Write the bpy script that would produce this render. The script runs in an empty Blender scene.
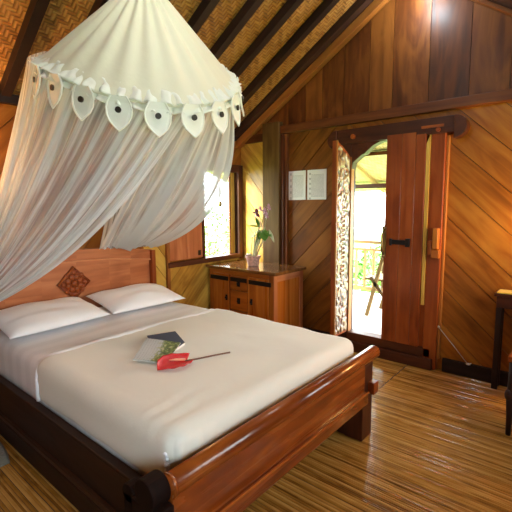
import bpy, math, random
from mathutils import Vector, noise
random.seed(7)
PI = math.pi
sc = bpy.context.scene
C = sc.collection

# ------------------------------------------------------------------ materials
def new_mat(name):
    m = bpy.data.materials.new(name); m.use_nodes = True
    nt = m.node_tree
    return m, nt, nt.nodes['Principled BSDF']
def N(nt, t, **kw):
    n = nt.nodes.new(t)
    for k, v in kw.items(): setattr(n, k, v)
    return n
def L(nt, a, b): nt.links.new(a, b)
def math_node(nt, op, a, b=None, c=None):
    n = N(nt, 'ShaderNodeMath', operation=op)
    for i, v in enumerate((a, b, c)):
        if v is None: continue
        if isinstance(v, (int, float)): n.inputs[i].default_value = v
        else: L(nt, v, n.inputs[i])
    return n.outputs[0]
def ramp(nt, fac, stops):
    r = N(nt, 'ShaderNodeValToRGB')
    e = r.color_ramp.elements
    while len(e) < len(stops): e.new(.5)
    for q, (p, c) in zip(e, stops):
        q.position = p; q.color = (*c, 1)
    if fac is not None: L(nt, fac, r.inputs[0])
    return r.outputs[0]
def srgb(r, g, b):
    f = lambda c: c/12.92 if c <= .04045 else ((c+.055)/1.055)**2.4
    return (f(r/255), f(g/255), f(b/255))

def wood(name, dark, mid, light, rough=.35, var=.45, bump=.15, coat=0., grain=22, lowf=2.0, spec=.32):
    """varnished wood: grain runs along uv.x, each board is tinted by its 'tint' attribute"""
    m, nt, P = new_mat(name)
    uv = N(nt, 'ShaderNodeUVMap')
    mp = N(nt, 'ShaderNodeMapping'); mp.inputs['Scale'].default_value = (1.1, grain, 1)
    L(nt, uv.outputs[0], mp.inputs[0])
    n1 = N(nt, 'ShaderNodeTexNoise'); n1.inputs['Scale'].default_value = 1.0; n1.inputs['Detail'].default_value = 6; n1.inputs['Distortion'].default_value = .6
    L(nt, mp.outputs[0], n1.inputs[0])
    mp2 = N(nt, 'ShaderNodeMapping'); mp2.inputs['Scale'].default_value = (.9*lowf, 3.2*lowf, 1)
    L(nt, uv.outputs[0], mp2.inputs[0])
    n2 = N(nt, 'ShaderNodeTexNoise'); n2.inputs['Scale'].default_value = 1.0; n2.inputs['Detail'].default_value = 3; n2.inputs['Distortion'].default_value = 1.2
    L(nt, mp2.outputs[0], n2.inputs[0])
    at = N(nt, 'ShaderNodeAttribute', attribute_name='tint')
    a = math_node(nt, 'MULTIPLY', n1.outputs[0], .45)
    b = math_node(nt, 'MULTIPLY_ADD', n2.outputs[0], .55, a)
    t = math_node(nt, 'SUBTRACT', at.outputs['Fac'], .5)
    f = math_node(nt, 'MULTIPLY_ADD', t, var, b)
    col = ramp(nt, f, [(.28, dark), (.5, mid), (.72, light)])
    L(nt, col, P.inputs['Base Color'])
    rr = math_node(nt, 'MULTIPLY_ADD', n1.outputs[0], .18, rough-.09)
    L(nt, rr, P.inputs['Roughness'])
    P.inputs['Specular IOR Level'].default_value = spec
    P.inputs['Coat Weight'].default_value = coat
    P.inputs['Coat Roughness'].default_value = .12
    bp = N(nt, 'ShaderNodeBump'); bp.inputs['Strength'].default_value = bump; bp.inputs['Distance'].default_value = .004
    L(nt, n1.outputs[0], bp.inputs['Height']); L(nt, bp.outputs[0], P.inputs['Normal'])
    return m
def plain(name, col, rough=.6, metal=0., bump=0., bscale=60, spec=None, noise_amt=0.):
    m, nt, P = new_mat(name)
    P.inputs['Base Color'].default_value = (*col, 1)
    P.inputs['Roughness'].default_value = rough
    P.inputs['Metallic'].default_value = metal
    if spec is not None: P.inputs['Specular IOR Level'].default_value = spec
    if bump or noise_amt:
        tc = N(nt, 'ShaderNodeTexCoord')
        n = N(nt, 'ShaderNodeTexNoise'); n.inputs['Scale'].default_value = bscale; n.inputs['Detail'].default_value = 4
        L(nt, tc.outputs['Object'], n.inputs[0])
        if bump:
            bp = N(nt, 'ShaderNodeBump'); bp.inputs['Strength'].default_value = bump; bp.inputs['Distance'].default_value = .01
            L(nt, n.outputs[0], bp.inputs['Height']); L(nt, bp.outputs[0], P.inputs['Normal'])
        if noise_amt:
            c2 = tuple(max(0, c*(1-noise_amt)) for c in col); c3 = tuple(min(1, c*(1+noise_amt)) for c in col)
            L(nt, ramp(nt, n.outputs[0], [(.3, c2), (.7, c3)]), P.inputs['Base Color'])
    return m

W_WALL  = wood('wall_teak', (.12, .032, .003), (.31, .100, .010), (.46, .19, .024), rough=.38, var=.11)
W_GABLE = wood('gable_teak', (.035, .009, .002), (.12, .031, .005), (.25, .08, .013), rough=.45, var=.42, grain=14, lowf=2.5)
W_PALE  = wood('pale_panel', (.30, .14, .02), (.55, .31, .05), (.68, .45, .09), rough=.36, var=.3)
W_POST  = wood('post_wood', (.05, .020, .005), (.10, .046, .012), (.16, .085, .026), rough=.6, var=.3, spec=.15)
W_BEAM  = wood('beam_wood', (.055, .014, .004), (.13, .034, .008), (.22, .07, .016), rough=.45, var=.4)
W_DARK  = wood('dark_timber', (.012, .005, .003), (.028, .011, .007), (.055, .022, .013), rough=.6, var=.4)
W_STRIP = wood('verge_strip', (.14, .04, .008), (.28, .09, .016), (.40, .15, .03), rough=.4)
W_DOOR  = wood('door_mahogany', (.13, .022, .004), (.27, .054, .009), (.38, .10, .018), rough=.35, var=.3, coat=.1)
W_SILL  = wood('sill_wood', (.036, .009, .004), (.080, .020, .007), (.14, .038, .012), rough=.45, var=.3)
W_BED   = wood('bed_teak', (.08, .014, .003), (.22, .047, .007), (.42, .115, .018), rough=.27, var=.3, coat=.4, lowf=2.6)
W_HEAD  = wood('headboard_teak', (.27, .078, .028), (.46, .152, .058), (.60, .245, .10), rough=.34, var=.3)
W_BED_SHADE  = wood('bed_side_shaded', (.014, .005, .004), (.028, .011, .007), (.05, .020, .012), rough=.55, var=.3)  # near-black bed wood: shade on the bed side put into colour
W_CAB   = wood('cabinet_teak', (.20, .042, .006), (.42, .115, .014), (.56, .20, .03), rough=.3, var=.4, coat=.3)
W_CABT  = wood('cabinet_top', (.10, .035, .010), (.20, .08, .02), (.3, .13, .035), rough=.2, var=.2, coat=.6)
W_BAMB  = wood('pale_bamboo', (.26, .14, .04), (.42, .25, .08), (.52, .35, .13), rough=.4, var=.4)
W_FOOT_SHADE = wood('bed_post_shaded', (.006, .002, .0015), (.014, .005, .003), (.03, .011, .006), rough=.7, spec=.12)  # blackened wood for the near foot post, its shade painted in
W_RAIL  = wood('balcony_wood', (.10, .045, .012), (.18, .095, .028), (.26, .15, .05), rough=.6)
W_WALL_DIM = wood('wall_teak_dimmed', (.075, .022, .003), (.20, .066, .008), (.32, .125, .018), rough=.4, var=.14)  # darker copy of the wall wood; shade left of the door put into colour
IRON   = plain('black_iron', (.018, .016, .016), .45, .6, bump=.2, bscale=80)
STEEL  = plain('bright_steel', (.85, .84, .82), .4, .8)
BRASS  = plain('aged_brass', (.30, .22, .10), .35, 1., bump=.2, bscale=90)
BACKER = plain('wall_backing', (.02, .009, .004), .8)
PLASTER= plain('board_core', (.22, .10, .03), .7)

def cloth(name, col, rough=.85, bump=.25, bscale=9, fine=420, sheen=.2):
    m, nt, P = new_mat(name)
    P.inputs['Base Color'].default_value = (*col, 1); P.inputs['Roughness'].default_value = rough
    P.inputs['Sheen Weight'].default_value = sheen
    tc = N(nt, 'ShaderNodeTexCoord')
    n = N(nt, 'ShaderNodeTexNoise'); n.inputs['Scale'].default_value = bscale; n.inputs['Detail'].default_value = 5
    L(nt, tc.outputs['Object'], n.inputs[0])
    bp = N(nt, 'ShaderNodeBump'); bp.inputs['Strength'].default_value = bump; bp.inputs['Distance'].default_value = .02
    L(nt, n.outputs[0], bp.inputs['Height']); L(nt, bp.outputs[0], P.inputs['Normal'])
    return m
SHEET  = cloth('white_sheet', (.84, .86, .90))
SPREAD = cloth('cream_spread', (.79, .79, .72), bump=.3, bscale=5)
PILLOW = cloth('pillow_cotton', (.88, .90, .94), bump=.3, bscale=7)
CANOPY = cloth('canopy_cotton', (.80, .78, .62), bump=.15, bscale=14)
PETAL  = cloth('petal_cotton', (.86, .88, .80), bump=.1)
RUGM   = cloth('grey_rug', (.20, .19, .15), bump=.8, bscale=60)
DESK_GLOW = cloth('desk_glow', (.75, .52, .05), bump=.1)  # stands in for lamplight reflected on the desk top

# satin stripes of the turned down sheet, along uv.x
def striped_sheet():
    m, nt, P = new_mat('striped_sheet')
    uv = N(nt, 'ShaderNodeTexCoord')
    sx = N(nt, 'ShaderNodeSeparateXYZ'); L(nt, uv.outputs['Object'], sx.inputs[0])
    s = math_node(nt, 'SINE', math_node(nt, 'MULTIPLY', sx.outputs[0], 48.))
    col = ramp(nt, math_node(nt, 'MULTIPLY_ADD', s, .5, .5), [(.25, (.82, .84, .88)), (.75, (.88, .90, .94))])
    L(nt, col, P.inputs['Base Color']); P.inputs['Roughness'].default_value = .55
    return m
STRIPED = striped_sheet()

def netting():
    m = bpy.data.materials.new('mosquito_netting'); m.use_nodes = True
    nt = m.node_tree; nt.nodes.clear()
    out = N(nt, 'ShaderNodeOutputMaterial')
    uv = N(nt, 'ShaderNodeUVMap')
    mp = N(nt, 'ShaderNodeMapping'); mp.inputs['Scale'].default_value = (26, 1.1, 1)
    L(nt, uv.outputs[0], mp.inputs[0])
    n = N(nt, 'ShaderNodeTexNoise'); n.inputs['Scale'].default_value = 1; n.inputs['Detail'].default_value = 4
    L(nt, mp.outputs[0], n.inputs[0])
    at = N(nt, 'ShaderNodeAttribute', attribute_name='tint')
    f = math_node(nt, 'MULTIPLY_ADD', n.outputs[0], 3.0, -.78)
    f = math_node(nt, 'ADD', f, math_node(nt, 'SUBTRACT', at.outputs['Fac'], .5))
    cl = N(nt, 'ShaderNodeClamp'); cl.inputs['Min'].default_value = .33; cl.inputs['Max'].default_value = .95
    L(nt, f, cl.inputs[0])
    d = N(nt, 'ShaderNodeBsdfDiffuse'); d.inputs[0].default_value = (.80, .88, .90, 1)
    t = N(nt, 'ShaderNodeBsdfTranslucent'); t.inputs[0].default_value = (.82, .86, .86, 1)
    mx = N(nt, 'ShaderNodeMixShader'); mx.inputs[0].default_value = .42
    L(nt, d.outputs[0], mx.inputs[1]); L(nt, t.outputs[0], mx.inputs[2])
    tr = N(nt, 'ShaderNodeBsdfTransparent')
    m2 = N(nt, 'ShaderNodeMixShader')
    L(nt, cl.outputs[0], m2.inputs[0]); L(nt, tr.outputs[0], m2.inputs[1]); L(nt, mx.outputs[0], m2.inputs[2])
    L(nt, m2.outputs[0], out.inputs[0])
    return m
NET = netting()

def weave(name, dark, mid, light, s=.032, rough=.5):
    """plaited bamboo matting, twill pattern in uv metres"""
    m, nt, P = new_mat(name)
    uv = N(nt, 'ShaderNodeUVMap')
    sx = N(nt, 'ShaderNodeSeparateXYZ'); L(nt, uv.outputs[0], sx.inputs[0])
    u = math_node(nt, 'DIVIDE', sx.outputs[0], s); v = math_node(nt, 'DIVIDE', sx.outputs[1], s)
    i = math_node(nt, 'FLOOR', u); j = math_node(nt, 'FLOOR', v)
    k = math_node(nt, 'FLOORED_MODULO', math_node(nt, 'ADD', i, j), 4.)
    over = math_node(nt, 'LESS_THAN', k, 1.5)
    fu = math_node(nt, 'FRACT', u); fv = math_node(nt, 'FRACT', v)
    def bumpf(x): return math_node(nt, 'SINE', math_node(nt, 'MULTIPLY', x, PI))
    hu = bumpf(fu); hv = bumpf(fv)
    mixh = N(nt, 'ShaderNodeMix'); L(nt, over, mixh.inputs[0]); L(nt, hu, mixh.inputs[2]); L(nt, hv, mixh.inputs[3])
    cb = N(nt, 'ShaderNodeCombineXYZ'); L(nt, i, cb.inputs[0]); L(nt, over, cb.inputs[2])
    mi = N(nt, 'ShaderNodeMix'); L(nt, over, mi.inputs[0]); L(nt, i, mi.inputs[2]); L(nt, j, mi.inputs[3])
    cc = N(nt, 'ShaderNodeCombineXYZ'); L(nt, mi.outputs[0], cc.inputs[0]); L(nt, over, cc.inputs[1])
    bk = math_node(nt, 'FLOOR', math_node(nt, 'DIVIDE', math_node(nt, 'ADD', i, j), 2.)); L(nt, bk, cc.inputs[2])
    wn = N(nt, 'ShaderNodeTexWhiteNoise'); L(nt, cc.outputs[0], wn.inputs[0])
    big = N(nt, 'ShaderNodeTexNoise'); big.inputs['Scale'].default_value = 3; L(nt, uv.outputs[0], big.inputs[0])
    f = math_node(nt, 'MULTIPLY_ADD', wn.outputs[0], .35, math_node(nt, 'MULTIPLY', mixh.outputs[0], .35))
    f = math_node(nt, 'MULTIPLY_ADD', big.outputs[0], .5, f)
    f = math_node(nt, 'MULTIPLY_ADD', over, .10, f)
    L(nt, ramp(nt, f, [(.3, dark), (.62, mid), (.9, light)]), P.inputs['Base Color'])
    P.inputs['Roughness'].default_value = rough
    bp = N(nt, 'ShaderNodeBump'); bp.inputs['Strength'].default_value = .5; bp.inputs['Distance'].default_value = .01
    L(nt, mixh.outputs[0], bp.inputs['Height']); L(nt, bp.outputs[0], P.inputs['Normal'])
    return m
WEAVE = weave('plaited_bamboo', (.12, .045, .010), (.32, .14, .030), (.48, .25, .065), s=.026)
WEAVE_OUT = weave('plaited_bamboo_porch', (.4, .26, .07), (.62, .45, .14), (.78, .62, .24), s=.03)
FLOORM = wood('split_bamboo_floor', (.16, .065, .012), (.40, .195, .036), (.58, .33, .09), rough=.22, var=.30, coat=.3, grain=60, lowf=4.5)

# ------------------------------------------------------------------ mesh builder
class MB:
    def __init__(s): s.v = []; s.f = []; s.uv = []; s.t = []; s.m = []
    def face(s, pts, g=Vector((1, 0, 0)), tint=.5, off=(0, 0), mi=0, uvs=None):
        pts = [Vector(p) for p in pts]; b = len(s.v); s.v += pts
        s.f.append(list(range(b, b+len(pts)))); s.t.append(tint); s.m.append(mi)
        if uvs: s.uv.append(uvs); return
        n = Vector((0, 0, 0))
        for i in range(len(pts)):
            a, c = pts[i], pts[(i+1) % len(pts)]
            n += a.cross(c)
        if n.length < 1e-12: n = Vector((0, 0, 1))
        n.normalize(); g = Vector(g).normalized()
        if abs(n.dot(g)) > .9:
            w = Vector((0, 0, 1)) if abs(n.z) < .9 else Vector((0, 1, 0)); vv = n.cross(w).normalized(); gg = w*.3
        else: vv = n.cross(g).normalized(); gg = g
        s.uv.append([(p.dot(gg)+off[0], p.dot(vv)+off[1]) for p in pts])
    def box(s, x0, x1, y0, y1, z0, z1, g=None, tint=None, mi=0):
        if g is None:
            d = (x1-x0, y1-y0, z1-z0); g = [(1, 0, 0), (0, 1, 0), (0, 0, 1)][d.index(max(d))]
        if tint is None: tint = random.random()
        off = (random.uniform(0, 50), random.uniform(0, 50))
        p = [(x0,y0,z0),(x1,y0,z0),(x1,y1,z0),(x0,y1,z0),(x0,y0,z1),(x1,y0,z1),(x1,y1,z1),(x0,y1,z1)]
        for q in ((3,2,1,0),(4,5,6,7),(0,1,5,4),(1,2,6,5),(2,3,7,6),(3,0,4,7)):
            s.face([p[i] for i in q], g, tint, off, mi)
        return s
    def prism(s, poly, fn, g=(1,0,0), tint=None, mi=0, d0=0., d1=1.):
        """poly: 2-D points, fn(a,b,d)->3-D; extruded from d0 to d1"""
        if tint is None: tint = random.random()
        off = (random.uniform(0, 50), random.uniform(0, 50))
        A = [fn(a, b, d0) for a, b in poly]; B = [fn(a, b, d1) for a, b in poly]
        s.face(A[::-1], g, tint, off, mi); s.face(B, g, tint, off, mi)
        n = len(poly)
        for i in range(n):
            j = (i+1) % n
            s.face([A[i], A[j], B[j], B[i]], g, tint, off, mi)
        return s
    def bar(s, a, b, w, h, up=(0,0,1), tint=None, mi=0):
        """square bar from a to b, w across, h along up"""
        a = Vector(a); b = Vector(b); d = (b-a).normalized(); x = d.cross(Vector(up)).normalized(); y = x.cross(d).normalized()
        if tint is None: tint = random.random()
        off = (random.uniform(0, 50), random.uniform(0, 50))
        q = [(-w/2,-h/2),(w/2,-h/2),(w/2,h/2),(-w/2,h/2)]
        A = [a+x*i+y*j for i, j in q]; B = [b+x*i+y*j for i, j in q]
        s.face(A[::-1], d, tint, off, mi); s.face(B, d, tint, off, mi)
        for i in range(4):
            j = (i+1) % 4; s.face([A[i], A[j], B[j], B[i]], d, tint, off, mi)
        return s
    def grid(s, fn, nu, nv, us=1, vs=1, tint=.5, closeu=False, mi=0, tintfn=None):
        b = len(s.v)
        cu = nu if closeu else nu+1
        for j in range(nv+1):
            for i in range(cu): s.v.append(Vector(fn(i/nu, j/nv)))
        for j in range(nv):
            for i in range(nu):
                a = b+j*cu+i; c = b+j*cu+(i+1) % cu; d = b+(j+1)*cu+(i+1) % cu; e = b+(j+1)*cu+i
                s.f.append([a, c, d, e]); s.m.append(mi)
                s.t.append(tintfn(i/nu, j/nv) if tintfn else tint)
                s.uv.append([(i/nu*us, j/nv*vs), ((i+1)/nu*us, j/nv*vs), ((i+1)/nu*us, (j+1)/nv*vs), (i/nu*us, (j+1)/nv*vs)])
        return s
    def tube(s, pts, rad, seg=10, tint=None, mi=0, caps=True):
        pts = [Vector(p) for p in pts]; n = len(pts)
        if not hasattr(rad, '__len__'): rad = [rad]*n
        if tint is None: tint = random.random()
        off = random.uniform(0, 50); b = len(s.v); ref = Vector((0, 0, 1)); L_ = 0; ls = []
        for i, p in enumerate(pts):
            d = (pts[min(i+1, n-1)]-pts[max(i-1, 0)]).normalized()
            if abs(d.dot(ref)) > .95: ref = Vector((1, 0, 0)) if abs(d.x) < .9 else Vector((0, 1, 0))
            x = d.cross(ref).normalized(); y = x.cross(d).normalized(); ref = y
            if i: L_ += (p-pts[i-1]).length
            ls.append(L_)
            for k in range(seg):
                a = 2*PI*k/seg; s.v.append(p+x*math.cos(a)*rad[i]+y*math.sin(a)*rad[i])
        for i in range(n-1):
            for k in range(seg):
                k2 = (k+1) % seg
                s.f.append([b+i*seg+k, b+i*seg+k2, b+(i+1)*seg+k2, b+(i+1)*seg+k]); s.t.append(tint); s.m.append(mi)
                r = rad[i]*2*PI/seg
                s.uv.append([(ls[i]+off, k*r), (ls[i]+off, (k+1)*r), (ls[i+1]+off, (k+1)*r), (ls[i+1]+off, k*r)])
        if caps:
            for i, o in ((0, -1), (n-1, 1)):
                idx = [b+i*seg+k for k in range(seg)]
                if o < 0: idx = idx[::-1]
                s.f.append(idx); s.t.append(tint); s.m.append(mi); s.uv.append([(off+.01*math.cos(k), .01*math.sin(k)) for k in range(seg)])
        return s
    def lathe(s, prof, c, seg=24, tint=None, mi=0, axis=2):
        """prof: list of (r, h) from bottom to top"""
        def fn(u, v):
            i = v*(len(prof)-1); k = int(min(round(i), len(prof)-1)); r, h = prof[k]; a = u*2*PI
            q = (r*math.cos(a), r*math.sin(a), h)
            if axis == 1: q = (q[0], q[2], q[1])
            if axis == 0: q = (q[2], q[0], q[1])
            return (c[0]+q[0], c[1]+q[1], c[2]+q[2])
        return s.grid(fn, seg, len(prof)-1, us=2*PI*max(r for r, h in prof), vs=sum(abs(prof[i+1][1]-prof[i][1]) for i in range(len(prof)-1)) or 1, closeu=True, tint=random.random() if tint is None else tint, mi=mi)
    def ball(s, c, r, seg=12, rings=8, sc3=(1,1,1), mi=0, tint=.5):
        def fn(u, v):
            a = u*2*PI; t = (v-.5)*PI
            return (c[0]+r*sc3[0]*math.cos(t)*math.cos(a), c[1]+r*sc3[1]*math.cos(t)*math.sin(a), c[2]+r*sc3[2]*math.sin(t))
        return s.grid(fn, seg, rings, closeu=True, mi=mi, tint=tint)
    def build(s, name, mat, parent=None, smooth=False, bev=0., origin=None, solid=0.):
        me = bpy.data.meshes.new(name)
        o0 = Vector(origin) if origin else Vector((0, 0, 0))
        me.from_pydata([tuple(v-o0) for v in s.v], [], s.f)
        ul = me.uv_layers.new(name='UVMap'); k = 0
        flat = []
        for u in s.uv:
            for a in u: flat += [a[0], a[1]]
        ul.data.foreach_set('uv', flat)
        at = me.attributes.new('tint', 'FLOAT', 'FACE'); at.data.foreach_set('value', s.t)
        for m in (mat if isinstance(mat, (list, tuple)) else [mat]): me.materials.append(m)
        me.polygons.foreach_set('material_index', s.m)
        me.polygons.foreach_set('use_smooth', [smooth]*len(s.f))
        me.update()
        o = bpy.data.objects.new(name, me); C.objects.link(o)
        if origin: o.location = o0
        if parent:
            o.parent = parent
            if not origin: o.location = -parent.location if parent.parent is None else (0, 0, 0)
            else: o.location = o0-parent.location
        if bev:
            import bmesh
            w = o.modifiers.new('weld', 'WELD'); w.merge_threshold = .0001
            b = o.modifiers.new('bevel', 'BEVEL'); b.width = bev; b.segments = 2; b.limit_method = 'ANGLE'; b.angle_limit = math.radians(40)
        if solid:
            q = o.modifiers.new('solid', 'SOLIDIFY'); q.thickness = solid; q.offset = 0
        return o
def sub(o):
    """pieces of a part (sub-parts) share its frame"""
    return o
def thing(name, label, cat, loc, group=None, kind=None):
    o = bpy.data.objects.new(name, None); C.objects.link(o); o.location = loc; o.empty_display_size = .05
    if label: o['label'] = label
    if cat: o['category'] = cat
    if group: o['group'] = group
    if kind: o['kind'] = kind
    return o
def tag(o, label, cat, group=None, kind=None):
    o['label'] = label; o['category'] = cat
    if group: o['group'] = group
    if kind: o['kind'] = kind
    return o
def struct(o, label=None):
    o['kind'] = 'structure'
    if label: o['label'] = label
    return o

def clip(poly, a, b, c):
    """keep points with a*x+b*y<=c"""
    out = []
    for i in range(len(poly)):
        p, q = poly[i], poly[(i+1) % len(poly)]
        dp = a*p[0]+b*p[1]-c; dq = a*q[0]+b*q[1]-c
        if dp <= 0: out.append(p)
        if dp*dq < 0:
            t = dp/(dp-dq); out.append((p[0]+(q[0]-p[0])*t, p[1]+(q[1]-p[1])*t))
    return out
def boards(mb, poly, ang, width, fn, d0, d1, gap=.005, phase=0., mi=0, jit=0.):
    """fill a convex 2-D polygon with boards running at ang"""
    dx, dy = math.cos(ang), math.sin(ang); nx, ny = -dy, dx
    ts = [p[0]*nx+p[1]*ny for p in poly]; k0 = math.floor((min(ts)-phase)/width)
    t = k0*width+phase
    g = Vector(fn(dx, dy, 0))-Vector(fn(0, 0, 0))
    while t < max(ts):
        w = width*(1+random.uniform(-jit, jit))
        q = clip(clip(poly, nx, ny, t+w-gap/2), -nx, -ny, -(t+gap/2))
        if len(q) > 2: mb.prism(q, fn, g, random.random(), mi, d0, d1)
        t += w
    return mb

XL, YB, XR, YF = -3.197, 3.54, .55, -1.7
RX, RZ = -1.284, 3.38
def ceil_z(x): return 3.147+.62*(x+1.66) if x < RX else RZ-.70*(x-RX)
A45 = math.radians(45)

# ------------------------------------------------------------------ floor: split bamboo
def build_floor():
    mb = MB(); y = YF-.1; w = .0125
    mb2 = []
    while y < YB+.0:
        w = random.uniform(.011, .021)
        cuts = [XL-.1, -1.2+random.uniform(-.003, .003), XR+.1] if y > 1.0 else [XL-.1, XR+.1]
        for a, b in zip(cuts[:-1], cuts[1:]):
            t = random.random(); off = random.uniform(0, 60); h = random.uniform(-.0022, 0)
            ga = .004
            prof = [(0.0, -.004), (w*.18, h-.0006), (w*.5, h), (w*.82, h-.0006), (w-.0012, -.004)]
            n = 6; xs = [a+ga+(b-a-2*ga)*i/n for i in range(n+1)]
            wob = [random.uniform(-.0012, .0012) for _ in xs]
            for i in range(n):
                for (p, q), (p2, q2) in zip(prof[:-1], prof[1:]):
                    mb.face([(xs[i], y+p+wob[i], q), (xs[i+1], y+p+wob[i+1], q), (xs[i+1], y+p2+wob[i+1], q2), (xs[i], y+p2+wob[i], q2)],
                            tint=t, uvs=[(xs[i]+off, y+p), (xs[i+1]+off, y+p), (xs[i+1]+off, y+p2), (xs[i]+off, y+p2)])
        y += w
    mb.box(XL-.1, XR+.1, YF-.1, YB+.1, -.08, -.006, tint=0, mi=1)
    return struct(mb.build('floor', [FLOORM, BACKER]))
build_floor()

# ------------------------------------------------------------------ back wall
bw = lambda a, b, d: (a, YB+d, b)
def build_back():
    mb = MB()
    boards(mb, [(XL, 0), (-2.74, 0), (-2.74, 2.10), (XL, 2.10)], -math.radians(48), .20, bw, 0, .015, phase=.07, mi=1)
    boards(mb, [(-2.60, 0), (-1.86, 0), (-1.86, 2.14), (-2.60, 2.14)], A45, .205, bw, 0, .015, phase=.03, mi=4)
    boards(mb, [(-1.86, 1.98), (-1.0, 1.98), (-1.0, 2.14), (-1.86, 2.14)], -A45, .205, bw, 0, .015)
    boards(mb, [(-1.0, 0), (XR, 0), (XR, 2.14), (-1.0, 2.14)], -math.radians(43), .215, bw, 0, .015, phase=.075)
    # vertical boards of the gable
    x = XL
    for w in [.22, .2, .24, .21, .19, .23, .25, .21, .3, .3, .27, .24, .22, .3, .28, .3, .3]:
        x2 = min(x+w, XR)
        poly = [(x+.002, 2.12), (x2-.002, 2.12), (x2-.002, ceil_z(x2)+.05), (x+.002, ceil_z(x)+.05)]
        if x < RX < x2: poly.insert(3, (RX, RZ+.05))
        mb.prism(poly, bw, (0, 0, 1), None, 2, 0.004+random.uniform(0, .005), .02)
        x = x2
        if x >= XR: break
    # backing core with the door opening
    for a in ((XL-.1, -1.80, 0, 2.2), (-1.09, XR+.1, 0, 2.2), (-1.80, -1.09, 1.97, 2.2), (-1.80, -1.09, -.05, .15)):
        mb.box(a[0], a[1], YB+.021, YB+.06, a[2], a[3], mi=3)
    mb.prism([(XL-.1, 2.2), (XR+.1, 2.2), (XR+.1, ceil_z(XR+.1)+.05), (RX, RZ+.05), (XL-.1, ceil_z(XL-.1)+.05)], bw, (1,0,0), .5, 3, .021, .06)
    return struct(mb.build('wall_back', [W_WALL, W_PALE, W_GABLE, BACKER, W_WALL_DIM]))
build_back()

# ------------------------------------------------------------------ left wall with the window opening
WY0, WY1, WZ0, WZ1 = 2.93, 3.455, .845, 1.76
lw = lambda a, b, d: (XL-d, a, b)
def build_left():
    mb = MB()
    boards(mb, [(2.47, 0), (YB, 0), (YB, .80), (2.47, .80)], A45, .2, lw, 0, .015, phase=.1, mi=1)
    boards(mb, [(2.19, 0), (2.44, 0), (2.44, 2.13), (2.19, 2.13)], -math.radians(52), .13, lw, 0, .015, mi=1)
    boards(mb, [(2.44, 1.80), (YB, 1.80), (YB, 2.13), (2.44, 2.13)], A45, .2, lw, 0, .015)
    boards(mb, [(2.47, .84), (2.90, .84), (2.90, 1.8), (2.47, 1.8)], A45, .2, lw, 0, .015)
    boards(mb, [(1.0, 0), (2.19, 0), (2.19, 2.13), (1.0, 2.13)], A45, .2, lw, 0, .015)
    boards(mb, [(YF, 0), (1.0, 0), (1.0, 2.13), (YF, 2.13)], A45, .2, lw, 0, .015)
    for y0, y1, z0, z1 in ((YF-.1, WY0-.02, -.05, 2.2), (WY1+.02, YB+.02, -.05, 2.2), (WY0-.02, WY1+.02, -.05, WZ0-.02), (WY0-.02, WY1+.02, WZ1+.02, 2.2)):
        mb.box(XL-.06, XL-.021, y0, y1, z0, z1, mi=2)
    return struct(mb.build('wall_left', [W_WALL, W_PALE, BACKER]))
build_left()

def build_right_front():
    mb = MB()
    rw = lambda a, b, d: (XR+d, a, b)
    z0, z1 = 1.0, 1.95; fill_wins = ((-1.25, .45), (2.0, 2.9)); y = YF
    for a, b in fill_wins+((YB, YB),):
        boards(mb, [(y, 0), (a, 0), (a, 2.15), (y, 2.15)], A45, .2, rw, 0, .03, gap=.002); y = b
        if b > a:
            boards(mb, [(a, 0), (b, 0), (b, z0), (a, z0)], A45, .2, rw, 0, .03, gap=.002); boards(mb, [(a, z1), (b, z1), (b, 2.15), (a, 2.15)], A45, .2, rw, 0, .03, gap=.002)
    struct(mb.build('wall_right', W_WALL))
    for n, (y0, y1) in enumerate(fill_wins):  # added in the unseen right wall to let in fill daylight
        wf = MB()
        for q in ((y0, y0+.04, z0, z1), (y1-.04, y1, z0, z1), (y0+.04, y1-.04, z0, z0+.04), (y0+.04, y1-.04, z1-.04, z1), ((y0+y1)/2-.02, (y0+y1)/2+.02, z0+.04, z1-.04)):
            wf.box(XR-.01, XR+.04, *q)
        struct(wf.build('window_%d' % (n+2), W_BEAM))
    mf = MB(); fw = lambda a, b, d: (a, YF-d, b)
    boards(mf, [(XL, 0), (XR, 0), (XR, 2.15), (XL, 2.15)], A45, .2, fw, 0, .03, gap=.002)
    mf.prism([(XL, 2.15), (XR, 2.15), (XR, ceil_z(XR)+.05), (RX, RZ+.05), (XL, ceil_z(XL)+.05)], fw, (0,0,1), .5, 0, 0, .03)
    struct(mf.build('wall_front', W_GABLE))
build_right_front()

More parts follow.
